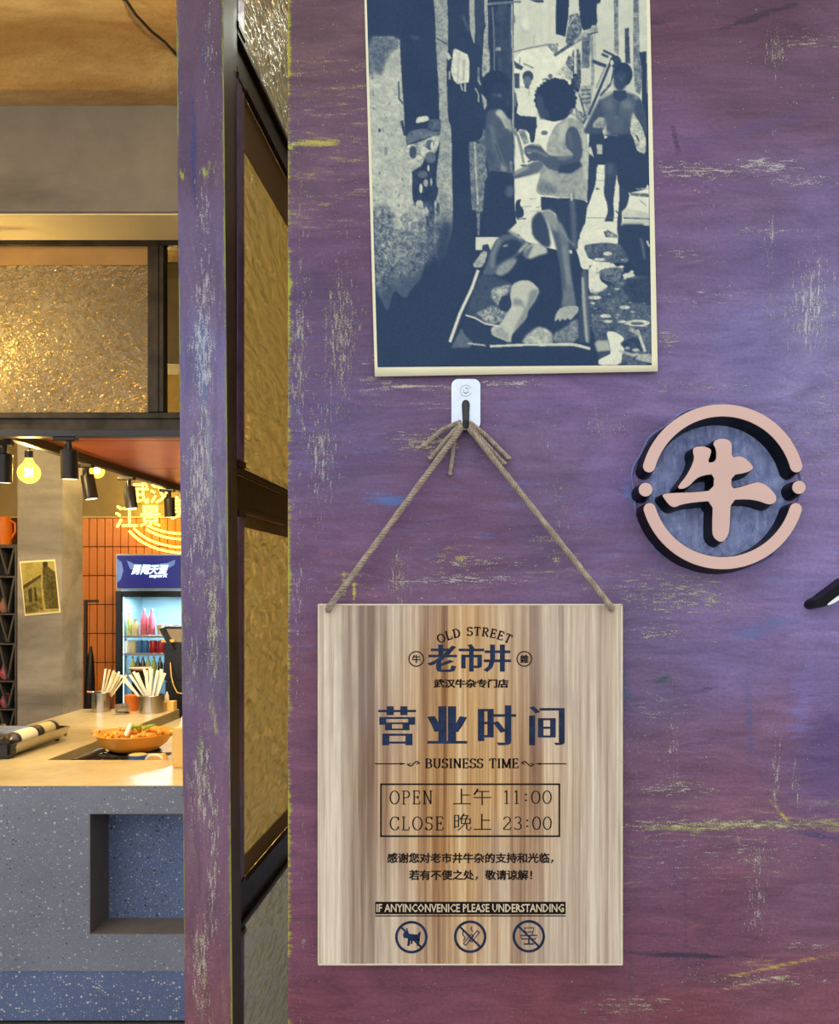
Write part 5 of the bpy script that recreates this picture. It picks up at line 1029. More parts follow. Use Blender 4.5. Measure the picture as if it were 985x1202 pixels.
P_(5, [(505, 1045), (580, 970), (700, 925), (690, 1095), (560, 1080)], .86, n=.06); L_(5, [(580, 940), (660, 935)], 10, .25); P_(5, [(190, 1112), (320, 1112), (410, 1112), (360, 1230), (190, 1230)], .85, n=.05)
L_(5, [(320, 1115), (325, 1160)], 6, .4)
# boy in the sleeveless shirt
P_(0, [(655, 145), (664, 139), (672, 138), (683, 143), (689, 156), (691, 190), (691, 236), (679, 235.5), (671, 231), (655, 232), (650, 230), (634, 229), (629, 225), (631, 216), (637, 193), (641, 178), (643, 165), (650, 150)], .60, n=.12, ns=3)
P_(0, [(656, 146), (668, 140), (664, 160), (656, 168)], .72, soft=2); P_(6, [(220, 60), (265, 130), (285, 400), (285, 600), (240, 560), (235, 250)], .72, n=.1, soft=1.5); P_(5, [(800, 560), (900, 600), (962, 640), (962, 700), (780, 690), (770, 640)], .45, n=.12, soft=2)
P_(6, [(70, 150), (100, 80), (140, 62), (190, 100), (222, 200), (235, 320), (200, 420), (140, 500), (0, 490), (-60, 470), (-60, 350), (0, 350), (130, 345), (150, 330), (75, 260)], .22, soft=.8); L_(6, [(-40, 365), (60, 370), (130, 350)], 22, .42, soft=1.5); L_(6, [(110, 130), (120, 260)], 30, .32, soft=2); P_(6, [(20, 430), (210, 400), (230, 440), (130, 510), (0, 505)], .10, soft=1.5)
P_(5, [(640, 265), (700, 235), (790, 235), (830, 290), (880, 340), (962, 355), (962, 490), (860, 460), (800, 395), (700, 390), (650, 330)], .24, soft=.8); L_(5, [(660, 290), (760, 300), (870, 350)], 16, .48, soft=1.2); L_(5, [(740, 240), (790, 250)], 14, .55); E_(5, 690, 315, 22, 8, .6); L_(5, [(720, 270), (760, 258)], 6, .1)
P_(5, [(535, 505), (600, 470), (690, 420), (740, 395), (830, 395), (810, 480), (690, 520), (560, 560), (540, 545)], .34, soft=.9); L_(5, [(560, 510), (680, 450)], 22, .62, soft=1.5); L_(5, [(560, 550), (700, 520), (800, 490)], 12, .12, soft=1)
E_(0, 652, 117, 24, 24, .05); P_(0, [(628, 108), (636, 128), (638, 140), (650, 143), (664, 140), (672, 130), (676, 118)], .055)
for k in range(40):
    a = k * 2 * PI / 40 + random.uniform(-.1, .1)
    if math.sin(a) < .75: pp.ell(652 + 23.5 * math.cos(a), 116 + 23 * math.sin(a), random.uniform(1.2, 2.6), random.uniform(1.2, 2.6), .05)
P_(0, [(629, 112), (631, 128), (634, 138), (637, 140), (640, 130), (636, 112)], .16, soft=1.5); E_(0, 640, 134, 5, 6, .14, soft=1.5)
for k in range(16): a = PI + k * PI / 16; pp.ell(582 + 15.5 * math.cos(a), 101 + 17 * math.sin(a), 1.6, 1.8, .035)
L_(3, [(180, 1020), (150, 1060)], 10, .5); E_(3, 30, 1010, 5, 5, .3)
P_(5, [(800, 728), (962, 742), (962, 900), (880, 850), (805, 860)], .07); P_(6, [(-20, 742), (120, 742), (280, 772), (272, 860), (240, 1110), (190, 1130), (190, 1230), (60, 1230), (0, 1000), (-20, 900)], .08)
L_(6, [(130, 710), (145, 900), (160, 1230)], 44, .30, soft=2); L_(6, [(125, 700), (130, 760)], 20, .75)
# cloth, dark figure and legs on the right
P_(6, [(300, 90), (440, 100), (430, 430), (365, 430), (360, 600), (290, 800), (272, 840), (290, 370), (285, 300)], .08); P_(6, [(365, 238), (415, 238), (415, 330), (370, 330)], .72, n=.1); P_(6, [(330, 110), (350, 40), (430, 20), (440, 45), (370, 70)], .78, n=.1); P_(6, [(270, 280), (310, 255), (340, 360), (290, 320)], .7, n=.2)
P_(3, [(435, 920), (480, 890), (560, 870), (560, 920), (500, 1000), (480, 1202), (440, 1260), (270, 1260), (330, 1130)], .18, soft=1); P_(3, [(370, 1160), (430, 1100), (480, 1110), (470, 1202), (370, 1202)], .6, n=.2)
P_(3, [(440, 915), (560, 865), (690, 865), (800, 905), (790, 1000), (730, 1100), (720, 1260), (500, 1260), (480, 1080), (430, 960)], .26, n=.04, soft=1)
P_(3, [(790, 900), (835, 960), (870, 1080), (885, 1260), (840, 1260), (780, 1110), (750, 1060)], .17, soft=.8); P_(3, [(750, 1070), (830, 1202), (850, 1260), (720, 1260)], .66, n=.1)
L_(3, [(440, 925), (540, 870)], 30, .66, soft=1.5); E_(3, 520, 985, 45, 50, .36, soft=3); E_(3, 690, 985, 55, 45, .40, soft=3); L_(3, [(610, 960), (600, 1080)], 16, .16, soft=1.5); E_(3, 775, 920, 24, 20, .45, soft=1.5); E_(3, 585, 1110, 20, 12, .38, soft=1.5); L_(3, [(380, 1000), (330, 1120)], 12, .5, soft=1)
P_(3, [(560, 850), (680, 850), (690, 920), (620, 960), (560, 920)], .10); E_(3, 655, 700, 88, 112, .05); E_(3, 625, 760, 62, 95, .12, soft=1.5); L_(3, [(590, 720), (620, 712)], 10, .28, soft=1); L_(3, [(650, 715), (680, 708)], 10, .28, soft=1); E_(3, 635, 740, 14, 22, .24, soft=1.5)
P_(6, [(440, 150), (720, 150), (735, 290), (850, 340), (855, 650), (700, 690), (600, 690), (560, 580), (545, 430), (430, 430), (370, 420), (420, 330)], .07); L_(6, [(450, 148), (560, 152)], 6, .5, n=.3); P_(6, [(440, 150), (490, 20), (700, 20), (700, 150)], .2, soft=2, a=.6); E_(6, 560, 60, 60, 60, .28, soft=3)
P_(6, [(690, -10), (745, -10), (795, 80), (832, 200), (822, 332), (745, 300), (722, 220), (715, 190), (680, 120)], .72, n=.25, ns=1.6); L_(6, [(735, 150), (760, 200)], 16, .15)
P_(6, [(440, 405), (560, 420), (545, 600), (520, 780), (532, 900), (505, 1035), (455, 1035), (428, 980), (470, 880), (465, 800), (430, 700), (440, 560)], .12, soft=.6); E_(6, 490, 470, 36, 60, .26, soft=3); P_(6, [(575, 600), (680, 690), (650, 825), (600, 870), (600, 1000), (565, 1100), (555, 1000), (572, 820), (580, 700)], .10, soft=.6)
P_(6, [(530, 650), (555, 580), (575, 650)], .86); P_(6, [(600, 870), (650, 838), (710, 850), (860, 880), (865, 940), (620, 935), (600, 900)], .78, n=.08, soft=.8); L_(6, [(620, 930), (860, 938)], 14, .3); P_(6, [(590, 1000), (620, 950), (860, 942), (860, 1010), (600, 1025)], .74, soft=1.2); P_(6, [(595, 1020), (860, 1000), (865, 1260), (555, 1260), (570, 1080)], .07); P_(6, [(670, 690), (855, 700), (855, 735), (690, 720)], .35, n=.2); L_(6, [(740, 655), (850, 650)], 12, .6, n=.3)
L_(6, [(270, 928), (560, 928)], 7, .35); L_(6, [(370, 575), (430, 575)], 5, .5); L_(6, [(370, 505), (430, 510)], 5, .6); E_(6, 372, 655, 20, 9, .3); P_(6, [(430, 1060), (470, 1040), (560, 1090), (560, 1120), (450, 1110)], .4, n=.4); L_(6, [(545, 860), (570, 890)], 12, .25); L_(6, [(770, 760), (830, 815)], 7, .4)
# lower right puddled ground
P_(8, [(285, 130), (340, 130), (420, 60), (560, 60), (585, 0), (340, 0)], .88, n=.05); P_(8, [(285, 135), (440, 130), (560, 150), (560, 320), (370, 330), (368, 368), (310, 362), (278, 262)], .88, n=.06)
P_(8, [(320, 182), (400, 168), (500, 160), (640, 178), (690, 240), (680, 290), (640, 320), (370, 302)], .27, n=.18, ns=1.6); P_(8, [(365, 320), (545, 312), (580, 350), (620, 330), (640, 350), (560, 380), (450, 372), (450, 450), (525, 500), (450, 545), (362, 545)], .86, n=.08)
P_(8, [(440, 370), (560, 345), (640, 360), (600, 440), (560, 470), (460, 440)], .33, n=.25, ns=1.5); P_(8, [(362, 545), (460, 540), (540, 470), (640, 420), (850, 400), (850, 1100), (620, 1100), (500, 1000), (420, 920), (390, 820)], .26, n=.2, ns=1.6, soft=1.5); P_(8, [(650, 440), (850, 420), (850, 640), (700, 620), (640, 540)], .10, n=.06, soft=2)
for k in range(46):
    x = random.uniform(375, 830); y = random.uniform(240, 800); E_(8, x, y, random.uniform(6, 26), random.uniform(3, 8), random.uniform(.45, .85), a=.8) if not (x > 640 and y < 600) else None
for x, y, rx, ry in ((510, 762, 36, 12), (495, 722, 42, 14), (620, 765, 34, 10), (740, 775, 90, 26), (640, 655, 40, 14), (450, 290, 46, 12), (510, 245, 34, 14), (670, 410, 46, 18), (410, 580, 50, 16)): E_(8, x, y, rx, ry, .78, n=.25, ns=1.2)
E_(8, 735, 778, 50, 12, .25, n=.2); P_(8, [(580, 20), (830, 20), (830, 420), (720, 420), (680, 300), (600, 160)], .07, soft=1); L_(8, [(760, 130), (775, 170), (790, 280)], 10, .5, soft=1); L_(8, [(810, 150), (828, 190)], 16, .7); L_(8, [(640, 430), (700, 380)], 24, .8, n=.1)
P_(8, [(498, 840), (560, 838), (645, 892), (600, 935), (640, 970), (620, 1010), (612, 1095), (438, 1098), (440, 1050), (535, 1005), (520, 920)], .88, n=.05); P_(8, [(408, 925), (440, 908), (512, 905), (535, 985), (430, 995)], .66, soft=1); P_(8, [(430, 1000), (530, 985), (530, 1010), (450, 1050)], .15); L_(8, [(600, 990), (700, 1020), (740, 1010)], 22, .6, n=.2); L_(8, [(740, 830), (770, 920), (795, 990)], 20, .78, n=.1); L_(8, [(680, 820), (750, 860)], 30, .6, n=.2); P_(8, [(750, 1010), (845, 1010), (850, 1085), (720, 1050)], .62, n=.15); P_(8, [(610, 930), (700, 880), (750, 900), (760, 980), (640, 970)], .1, n=.1)
E_(8, 725, 980, 26, 12, .7); E_(8, 660, 965, 20, 10, .6)
# man resting in the barrow: left arm, body, raised leg
P_(7, [(350, 120), (520, 120), (470, 180), (445, 175), (380, 222), (352, 205)], .84, n=.04); P_(7, [(400, 180), (440, 170), (460, 215), (430, 300), (390, 260)], .10)
P_(7, [(325, 330), (345, 300), (400, 225), (440, 228), (415, 320), (390, 352), (340, 352)], .62, n=.2); P_(7, [(390, 408), (430, 330), (455, 230), (500, 140), (560, 100), (640, 92), (720, 140), (748, 165), (700, 230), (640, 280), (560, 330), (500, 380), (480, 412)], .28, soft=.9); P_(7, [(510, 240), (560, 150), (640, 130), (710, 170), (660, 250), (560, 300), (500, 340)], .07, soft=1); L_(7, [(470, 350), (480, 250), (530, 140)], 26, .42, soft=1.5); L_(7, [(560, 190), (590, 180)], 12, .6); L_(7, [(680, 230), (745, 165)], 22, .66, soft=1); L_(7, [(600, 70), (700, 130)], 22, .6, soft=1)
P_(7, [(490, 402), (520, 345), (580, 300), (650, 275), (665, 298), (610, 380), (545, 418)], .52, n=.08, soft=1); P_(7, [(705, 240), (755, 170), (860, 158), (885, 190), (898, 242), (830, 258), (755, 292)], .72, soft=1); P_(7, [(705, 250), (760, 190), (790, 180), (740, 290)], .35, soft=1.5)
P_(7, [(380, 400), (480, 420), (640, 480), (600, 560), (540, 640), (500, 800), (268, 712), (300, 620)], .17, n=.05, ns=3, soft=1); P_(7, [(465, 520), (540, 490), (625, 480), (600, 540), (540, 600), (525, 650), (470, 590)], .62, n=.3, ns=1.5, soft=1); P_(7, [(350, 700), (470, 640), (590, 690), (545, 775), (450, 790)], .48, n=.35, ns=1.3, soft=1)
L_(7, [(378, 372), (330, 500), (240, 700), (150, 920)], 30, .12); L_(7, [(365, 375), (318, 510), (228, 700), (152, 915)], 22, .86)
P_(7, [(625, 480), (690, 448), (765, 450), (838, 520), (805, 600), (745, 680), (738, 735), (665, 815), (620, 870), (618, 928), (500, 885), (455, 850), (475, 800), (535, 790), (590, 690), (622, 640), (608, 560)], .74, n=.04, soft=.9); P_(7, [(640, 580), (700, 600), (740, 690), (690, 640), (630, 640)], .5, soft=2); P_(7, [(760, 520), (838, 520), (800, 610), (742, 690), (735, 740), (620, 870), (680, 740), (740, 640)], .38, soft=2, a=.7); P_(7, [(460, 850), (540, 800), (600, 860), (615, 925)], .6, n=.1, soft=1.5)
P_(7, [(545, 570), (600, 560), (625, 640), (590, 690), (540, 680), (520, 640)], .07, soft=.8)
P_(7, [(262, 720), (400, 780), (465, 830), (470, 870), (560, 905), (600, 930), (470, 945), (320, 925), (258, 850)], .07); L_(7, [(272, 715), (340, 735), (420, 780), (530, 800)], 12, .82)
P_(7, [(160, 965), (240, 810), (262, 860), (330, 930), (300, 960)], .32, n=.05, soft=.8); P_(7, [(690, 935), (730, 870), (820, 800), (900, 820), (935, 880), (930, 940)], .68, n=.25, ns=1.3, soft=1)
L_(7, [(290, 930), (420, 945)], 12, .7); L_(7, [(460, 952), (680, 942), (975, 938)], 18, .80); P_(7, [(150, 975), (975, 960), (975, 1100), (140, 1100)], .045)
P_(8, [(60, -5), (150, -5), (200, 100), (222, 210), (222, 350), (250, 500), (270, 640), (255, 660), (150, 660), (170, 560), (155, 350), (110, 160)], .38, n=.05, soft=1); P_(8, [(60, -5), (100, -5), (150, 150), (180, 350), (190, 500), (170, 560), (155, 350), (110, 160)], .24, soft=2); L_(8, [(175, 200), (195, 350), (215, 480)], 22, .50, soft=2.5); L_(8, [(140, 20), (200, 130), (250, 180)], 12, .5, soft=1); P_(5, [(800, 862), (860, 850), (910, 855), (962, 930), (962, 1060), (930, 1060), (860, 960), (800, 930)], .52, soft=2); P_(5, [(760, 880), (800, 862), (870, 1000), (900, 1202), (830, 1202), (720, 1100), (710, 950)], .12, soft=1.5)
P_(8, [(150, 655), (258, 640), (290, 650), (285, 690), (225, 755), (205, 735), (185, 758), (165, 740), (142, 768), (135, 740), (102, 768), (112, 708)], .64, n=.08, soft=.6)
P_(8, [(-10, 812), (85, 850), (90, 925), (-10, 930)], .66, n=.2, ns=1.3, soft=1); P_(8, [(100, 850), (180, 810), (250, 750), (285, 740), (290, 920), (92, 925)], .42, n=.18, ns=1.5, soft=1); P_(8, [(285, 380), (310, 380), (330, 925), (290, 920)], .14)
P_(8, [(310, 372), (352, 370), (365, 600), (382, 930), (335, 925), (312, 600)], .26, soft=.6); L_(8, [(318, 430), (330, 640), (352, 915)], 20, .68, soft=1); L_(8, [(-10, 940), (240, 938), (300, 950), (372, 970)], 22, .80, n=.05); P_(8, [(-10, 965), (420, 985), (440, 1098), (-10, 1098)], .045); P_(8, [(240, 180), (285, 250), (310, 370), (305, 700), (260, 560), (230, 350)], .06)
def tone(a):
    a = np.clip(a, 0, 1); st = np.array([0, .3, .6, 1.0]); C = np.array([(32, 52, 80), (84, 98, 112), (154, 160, 148), (240, 238, 204)]) / 255
    return np.stack([np.interp(a, st, C[:, i]) for i in range(3)], -1)
yp = -.0015
def bulge(t_): return yp - .0045 * np.clip((t_ - .55) / .45, 0, 1) ** 2
t = thing('street_poster', 'blue-toned old street photograph poster pasted high on the purple wall', 'poster', tuple(at(606, 439, D)))
OUT = [(426.6, -45), (762.0, -45), (772.3, 436), (440, 442)]; INN = [(429.3, -40), (758.6, -40), (765.3, 428.6), (443.2, 431)]
s_, t_ = np.meshgrid(np.linspace(0, 1, 8), np.linspace(0, 1, 40)); uv = bil(OUT, s_, t_); Y = bulge(t_); k = (D + Y) / F
pf = np.stack([(uv[..., 0] - CX) * k, Y, CZ - (uv[..., 1] - CY) * k], -1)
o = grid('paper', pf, M['paperE'], {}, t); m_ = o.modifiers.new('thickness', 'SOLIDIFY'); m_.thickness = .0006; m_.offset = -1
s_, t_ = np.meshgrid(np.linspace(0, 1, 345), np.linspace(0, 1, 480)); uv = bil(INN, s_, t_); tg = (uv[..., 1] + 45) / 484; Y = bulge(tg) - .00025; k = (D + Y) / F
cl = tone(pp.sample(uv[..., 0], uv[..., 1])[..., 0] + rng.normal(0, .018, s_.shape))
grid('photo_print', np.stack([(uv[..., 0] - CX) * k, Y, CZ - (uv[..., 1] - CY) * k], -1), attr_mat('blue_toned_print', 'print', .5), {'print': np.concatenate([to_lin(cl), np.ones(s_.shape + (1,))], -1)}, t)

# ------------------------------------------------------------------ hook
hk = thing('adhesive_hook', 'small shiny adhesive hook plate on the wall under the poster', 'hook', tuple(at(547, 500, D)))
def rrect(u0, v0, u1, v1, r, d):
    out = []
    for cx_, cy_, a0 in ((u1 - r, v0 + r, 0), (u0 + r, v0 + r, 90), (u0 + r, v1 - r, 180), (u1 - r, v1 - r, 270)):
        for k in range(7): a = math.radians(a0 + 15 * k); p = at(cx_ + r * math.cos(a), cy_ - r * math.sin(a), d); out.append((p.x, p.z))
    return out
MB().prism(rrect(530, 445, 564, 504, 8, D - .002), -.0028, -.0003).build('plate', M['hook_plate'], hk)
mb = MB(); c_ = at(547, 459, D); mb.tube([(c_.x + .0065 * math.cos(a), -.003, c_.z + .0065 * math.sin(a)) for a in np.linspace(.5, 5.9, 16)], .0006, 5); mb.tube([(c_.x + .003 * math.cos(a), -.003, c_.z + .003 * math.sin(a)) for a in np.linspace(2.5, 8, 12)], .0005, 5); mb.build('stamped_mark', M['steel'], hk)
a = at(547, 474, D); b = at(547, 502, D - .013)
mb = MB(); mb.tube([(a.x, -.0028, a.z), (a.x, -.006, a.z - .002), (a.x, -.0075, a.z - .012), (b.x, -.008, b.z + .003), (b.x, -.011, b.z - .001), (b.x, -.016, b.z + .001), (b.x, -.018, b.z + .008)], [.0045, .0048, .0042, .004, .004, .004, .0035], 10); mb.build('hook', M['hook_wire'], hk, True)

# ------------------------------------------------------------------ hanging wooden sign
DB = 1.0535; YS = DB - D      # front face of the board
bl = at(373.5, 1132.5, DB); tr = at(730.5, 709.5, DB); cxb = (bl.x + tr.x) / 2; czb = (bl.z + tr.z) / 2
sg = thing('hanging_sign', 'wooden opening-hours board hung by jute rope on the purple wall', 'sign', (cxb, YS + .014, bl.z))
big1 = [('老', 501.5, 756.5, 536.5, 789), ('市', 538.5, 756, 568.5, 788.5), ('井', 567.5, 756.5, 600, 789)]
big2 = [('营', 444, 829, 488.5, 875), ('业', 501.5, 829, 548.5, 873), ('时', 561, 828, 606, 875), ('间', 621, 829, 663, 875)]
cuts = []
for ch, *bx4 in big1: cuts.append(('inscription', fit(embolden(contours(ch, 3), .052, .010), *bx4, DB)))
for ch, *bx4 in big2: cuts.append(('inscription', fit(embolden(contours(ch, 3), {'营': .056, '业': .066, '时': .046, '间': .036}[ch], -.006), *bx4, DB)))
holes = []
for u, v in ((385.5, 715.5), (717.5, 714.5)): p = at(u, v, DB); holes.append([(p.x + .0028 * math.cos(a), p.z + .0028 * math.sin(a)) for a in np.linspace(0, 2 * PI, 17)[:-1]])
r_ = .0012; outer = [(bl.x, bl.z), (tr.x, bl.z), (tr.x, tr.z), (bl.x, tr.z)]
face = fill(holes + [c for _, cs in cuts for c in cs], .0013, (bl.x, bl.z, tr.x, tr.z))
shift_y(face, YS); 
o = face.build('board_face', M['wood'], None); o.data.transform(Matrix.Translation((-cxb, 0, -tr.z))); o.location = Vector((cxb, 0, tr.z)) - wpos(sg); o.parent = sg
back = fill(holes, .0125, (bl.x, bl.z, tr.x, tr.z)); shift_y(back, YS + .0014); o = back.build('board', M['wood'], None); o.data.transform(Matrix.Translation((-cxb, 0, -tr.z))); o.location = Vector((cxb, 0, tr.z)) - wpos(sg); o.parent = sg
for nm, cs in cuts: shift_y(fill(cs, .0004), YS + .0008).build(nm, M['ink_blue'], sg)
# rubbed pale edges
mb = MB(); e = .0016
mb.box(tr.x - e, tr.x + .0006, YS - .0004, YS + .013, bl.z, tr.z); mb.box(bl.x - .0004, bl.x + e * .6, YS - .0003, YS + .013, bl.z, tr.z); mb.box(bl.x, tr.x, YS - .0004, YS + .013, tr.z - e * .7, tr.z + .0006); mb.box(bl.x, tr.x, YS - .0003, YS + .013, bl.z - .0006, bl.z + e * .8); mb.build('worn_edge', M['wood_edge'], sg)
y_ = YS - .00025
def text(s, u0, v0, u1, v1, b=(.012, .012), m='ink', res=2, yy=None): shift_y(fill(fit(embolden(contours(s, res), *b), u0, v0, u1, v1, DB), .0003), y_ if yy is None else yy).build('inscription', M[m], sg)
serif('OLD STREET', 514.5, 736, 599.5, 746, DB, .20, .11, .10, y_, arc_r=.092).build('inscription', M['ink'], sg)
text('武汉牛杂专门店', 509, 797, 597, 807.5, (.045, .03))
text('感谢您对老市井牛杂的支持和光临，', 454.5, 1001, 650, 1013.5, (.030, .024)); text('若有不便之处，敬请谅解！', 480, 1021, 625, 1033.5, (.030, .024))
serif('BUSINESS TIME', 499, 890.5, 609, 901.5, DB, .20, .08, .07, y_).build('inscription', M['ink'], sg)
serif('OPEN', 457.5, 928, 508, 944, DB, .10, .055, .17, y_).build('inscription', M['ink'], sg); serif('CLOSE', 457.5, 958.5, 521, 974.5, DB, .10, .055, .17, y_).build('inscription', M['ink'], sg)
serif('11:00', 590, 928, 648, 943.5, DB, .10, .055, .10, y_).build('inscription', M['ink'], sg); serif('23:00', 590, 958.5, 648, 974, DB, .10, .055, .10, y_).build('inscription', M['ink'], sg)
text('上午', 532, 925.5, 576.5, 945, (-.004, -.012)); text('晚上', 533, 955, 577, 975, (-.004, -.012))
def px_ribbon(mb, pts, w_, y=y_, closed=False): ribbon(mb, [(at(u, v, DB).x, at(u, v, DB).z) for u, v in pts], lambda t: w_ * DB / F, y, .0003)
mb = MB()
for a, b in (((446.5, 920.5), (657.5, 920.5)), ((446.5, 981.5), (657.5, 981.5))): px_ribbon(mb, [a, b], 1.9)
for a, b in (((447.3, 920), (447.3, 982)), ((656.7, 920), (656.7, 982))): px_ribbon(mb, [a, b], 1.9)
mb.build('border', M['ink'], sg)
for s in (1, -1):
    mb = MB(); X0 = 552.5; f_ = lambda u: X0 + s * (u - X0)
    px_ribbon(mb, [(f_(440), 896.5), (f_(470), 896.5)], 1.2); mb.prism([(at(f_(u), v, DB).x, at(f_(u), v, DB).z) for u, v in ((470, 895.2), (477, 896.5), (470, 897.8))], y_, y_ + .0003)
    px_ribbon(mb, [(f_(478 + 15 * k / 16), 896.5 + 2.6 * math.sin(2 * PI * k / 16)) for k in range(17)], 1.3); px_ribbon(mb, [(f_(482 + 2 * math.cos(a)), 897.6 + 1.6 * math.sin(a)) for a in np.linspace(0, 5, 9)], .9); px_ribbon(mb, [(f_(489 + 2 * math.cos(a)), 895.4 + 1.6 * math.sin(a)) for a in np.linspace(3, 8, 9)], .9)
    mb.build('ornament', M['ink'], sg)
mb = MB(); a = at(440.5, 1073, DB); b = at(664, 1058.5, DB); mb.box(a.x, b.x, y_, y_ + .0002, a.z, b.z); mb.box(a.x, b.x, y_, y_ + .0002, at(0, 1075.6, DB).z, at(0, 1074.5, DB).z); mb.build('caption_bar', M['ink'], sg)
text('IF ANYINCONVENICE PLEASE UNDERSTANDING', 442, 1060.8, 662, 1070.6, (.022, .014), 'pale_ink', 2, y_ - .0003)
def ringpts(u, v, r, n=32): return [(u + r * math.cos(2 * PI * k / n), v - r * math.sin(2 * PI * k / n)) for k in range(n + 1)]
for u, ch in ((488.7, '牛'), (615.6, '雜')):
    mb = MB(); px_ribbon(mb, ringpts(u, 773.4, 8.6), 1.3); mb.build('seal_ring', M['ink'], sg); text(ch, u - 5, 768.6, u + 5, 778.4, (.03, .02))
# prohibition icons
def pxp(mb, pts, y=y_): mb.prism([(at(u, v, DB).x, at(u, v, DB).z) for u, v in pts], y, y + .0003)
for i, (u, v) in enumerate(((483, 1100), (552, 1099.5), (620.8, 1099))):
    mb = MB(); px_ribbon(mb, ringpts(u, v, 17.6, 40), 3.0); px_ribbon(mb, [(u - 12.5, v - 12.2), (u + 12.5, v + 12.5)], 2.2, y_ - .0003); mb.build('prohibition_ring', M['ink_blue'], sg)
    mb = MB()
    if i == 0:   # terrier
        pxp(mb, [(u - 10, v - 3), (u - 8, v - 7), (u - 4, v - 8), (u - 3, v - 4), (u + 7, v - 3), (u + 10, v - 7), (u + 11, v - 6), (u + 10, v + 1), (u + 9, v + 4), (u - 3, v + 4), (u - 5, v + 1), (u - 9, v + 1)])
        pxp(mb, [(u - 4, v + 3), (u - 1, v + 3), (u - 2, v + 10), (u - 5, v + 10)]); pxp(mb, [(u + 0, v + 3), (u + 2, v + 3), (u + 1, v + 8), (u - 1, v + 8)]); pxp(mb, [(u + 6, v + 3), (u + 10, v + 2), (u + 9, v + 10), (u + 6, v + 10), (u + 7, v + 6)]); pxp(mb, [(u - 7, v - 9), (u - 5, v - 11), (u - 4, v - 7)])
    elif i == 1: # cigarettes
        for dx, dy, L in ((-5, 3, 1), (2, -1, 1)): px_ribbon(mb, [(u - 5 + dx + 2, v + 8 + dy - 3), (u + 6 + dx, v - 6 + dy)], 1.0); px_ribbon(mb, [(u - 2 + dx + 2, v + 10 + dy - 3), (u + 9 + dx, v - 4 + dy)], 1.0); px_ribbon(mb, [(u + 6 + dx, v - 6 + dy), (u + 9 + dx, v - 4 + dy)], 1.2); px_ribbon(mb, [(u - 5 + dx + 2, v + 8 + dy - 3), (u - 2 + dx + 2, v + 10 + dy - 3)], 1.2)
        px_ribbon(mb, [(u - 8, v - 8), (u - 9, v - 3), (u - 6, v + 1), (u - 8, v + 5)], 1.3); px_ribbon(mb, [(u + 2, v - 12), (u + 1, v - 9), (u + 3, v - 6)], 1.2)
    else:        # cup and dish
        px_ribbon(mb, [(u - 5, v - 10), (u + 6, v - 10), (u + 4, v - 1), (u - 3, v - 1), (u - 5, v - 10)], 1.3); px_ribbon(mb, [(u - 10, v - 1), (u + 10, v - 1), (u + 8, v + 3), (u - 8, v + 3), (u - 10, v - 1)], 1.3); px_ribbon(mb, [(u, v + 3), (u, v + 8)], 1.6); px_ribbon(mb, [(u - 6, v + 9), (u + 6, v + 9)], 1.6); px_ribbon(mb, [(u - 5, v - 5), (u + 5, v - 5)], 1.0)
    mb.build('pictogram', M['ink_blue'], sg)

# rope: three twisted strands from each hole up to the hook
def strand_rope(mb, pts, R, turns, n=None):
    pts = [Vector(p) for p in pts]; L = sum((b - a).length for a, b in zip(pts[:-1], pts[1:])); n = n or int(L / .0012)
    cum = [0]
    for a, b in zip(pts[:-1], pts[1:]): cum.append(cum[-1] + (b - a).length)
    def pos(s):
        for i in range(len(pts) - 1):
            if s <= cum[i + 1] or i == len(pts) - 2: f = (s - cum[i]) / (cum[i + 1] - cum[i]); return pts[i].lerp(pts[i + 1], f), (pts[i + 1] - pts[i]).normalized()
    for k in range(3):
        path = []
        for j in range(n + 1):
            p, t_ = pos(L * j / n); a = t_.cross(Vector((0, 1, 0))).normalized(); b = t_.cross(a); th = 2 * PI * (turns * L * j / n + k / 3); path.append(p + (a * math.cos(th) + b * math.sin(th)) * R * .52)
        mb.tube(path, R * .56, 5)
    return mb
hp = at(546, 499, D - .014)
for u, v, hx in ((385.5, 715.5, -.0035), (717.5, 714.5, .0035)):
    a = at(u, v, DB); mb = MB(); s = 1 if hx < 0 else -1
    up = at(u + s * 6, v - 10, DB - .005)
    strand_rope(mb, [(a.x, YS + .012, a.z - .001), (a.x, YS - .003, a.z), (a.x + s * .002, YS - .006, a.z + .004), (up.x, up.y, up.z), (hp.x + hx, -.014, hp.z - .002)], .0036, 85)
    mb.build('rope', M['rope'], sg, True)
for pts, r in (([(541, 495), (520, 503), (497, 522)], .0027), ([(540, 498), (524, 515), (505, 537)], .0027), ([(541, 500), (533, 512), (531, 535), (528, 555)], .0024), ([(553, 497), (572, 512), (597, 537)], .0028), ([(553, 500), (568, 518), (592, 543)], .0026)):
    P3 = [at(u, v, D - .012) for u, v in pts]; P3 = [Vector((p.x, -.013 + .0035 * i, p.z)) for i, p in enumerate(P3)]; mb = MB(); strand_rope(mb, P3, r, 95)
    e_ = P3[-1]; mb.lathe([(.0, -.003), (r * 1.25, -.001), (r * 1.2, .002), (0, .003)], e_, 8); mb.build('rope_end', M['rope'], sg, True)
mb = MB(); strand_rope(mb, [(hp.x - .008, -.012, hp.z + .003), (hp.x - .003, -.015, hp.z - .003), (hp.x + .003, -.015, hp.z - .003), (hp.x + .008, -.012, hp.z + .003)], .0032, 95); mb.build('rope_knot', M['rope'], sg, True)

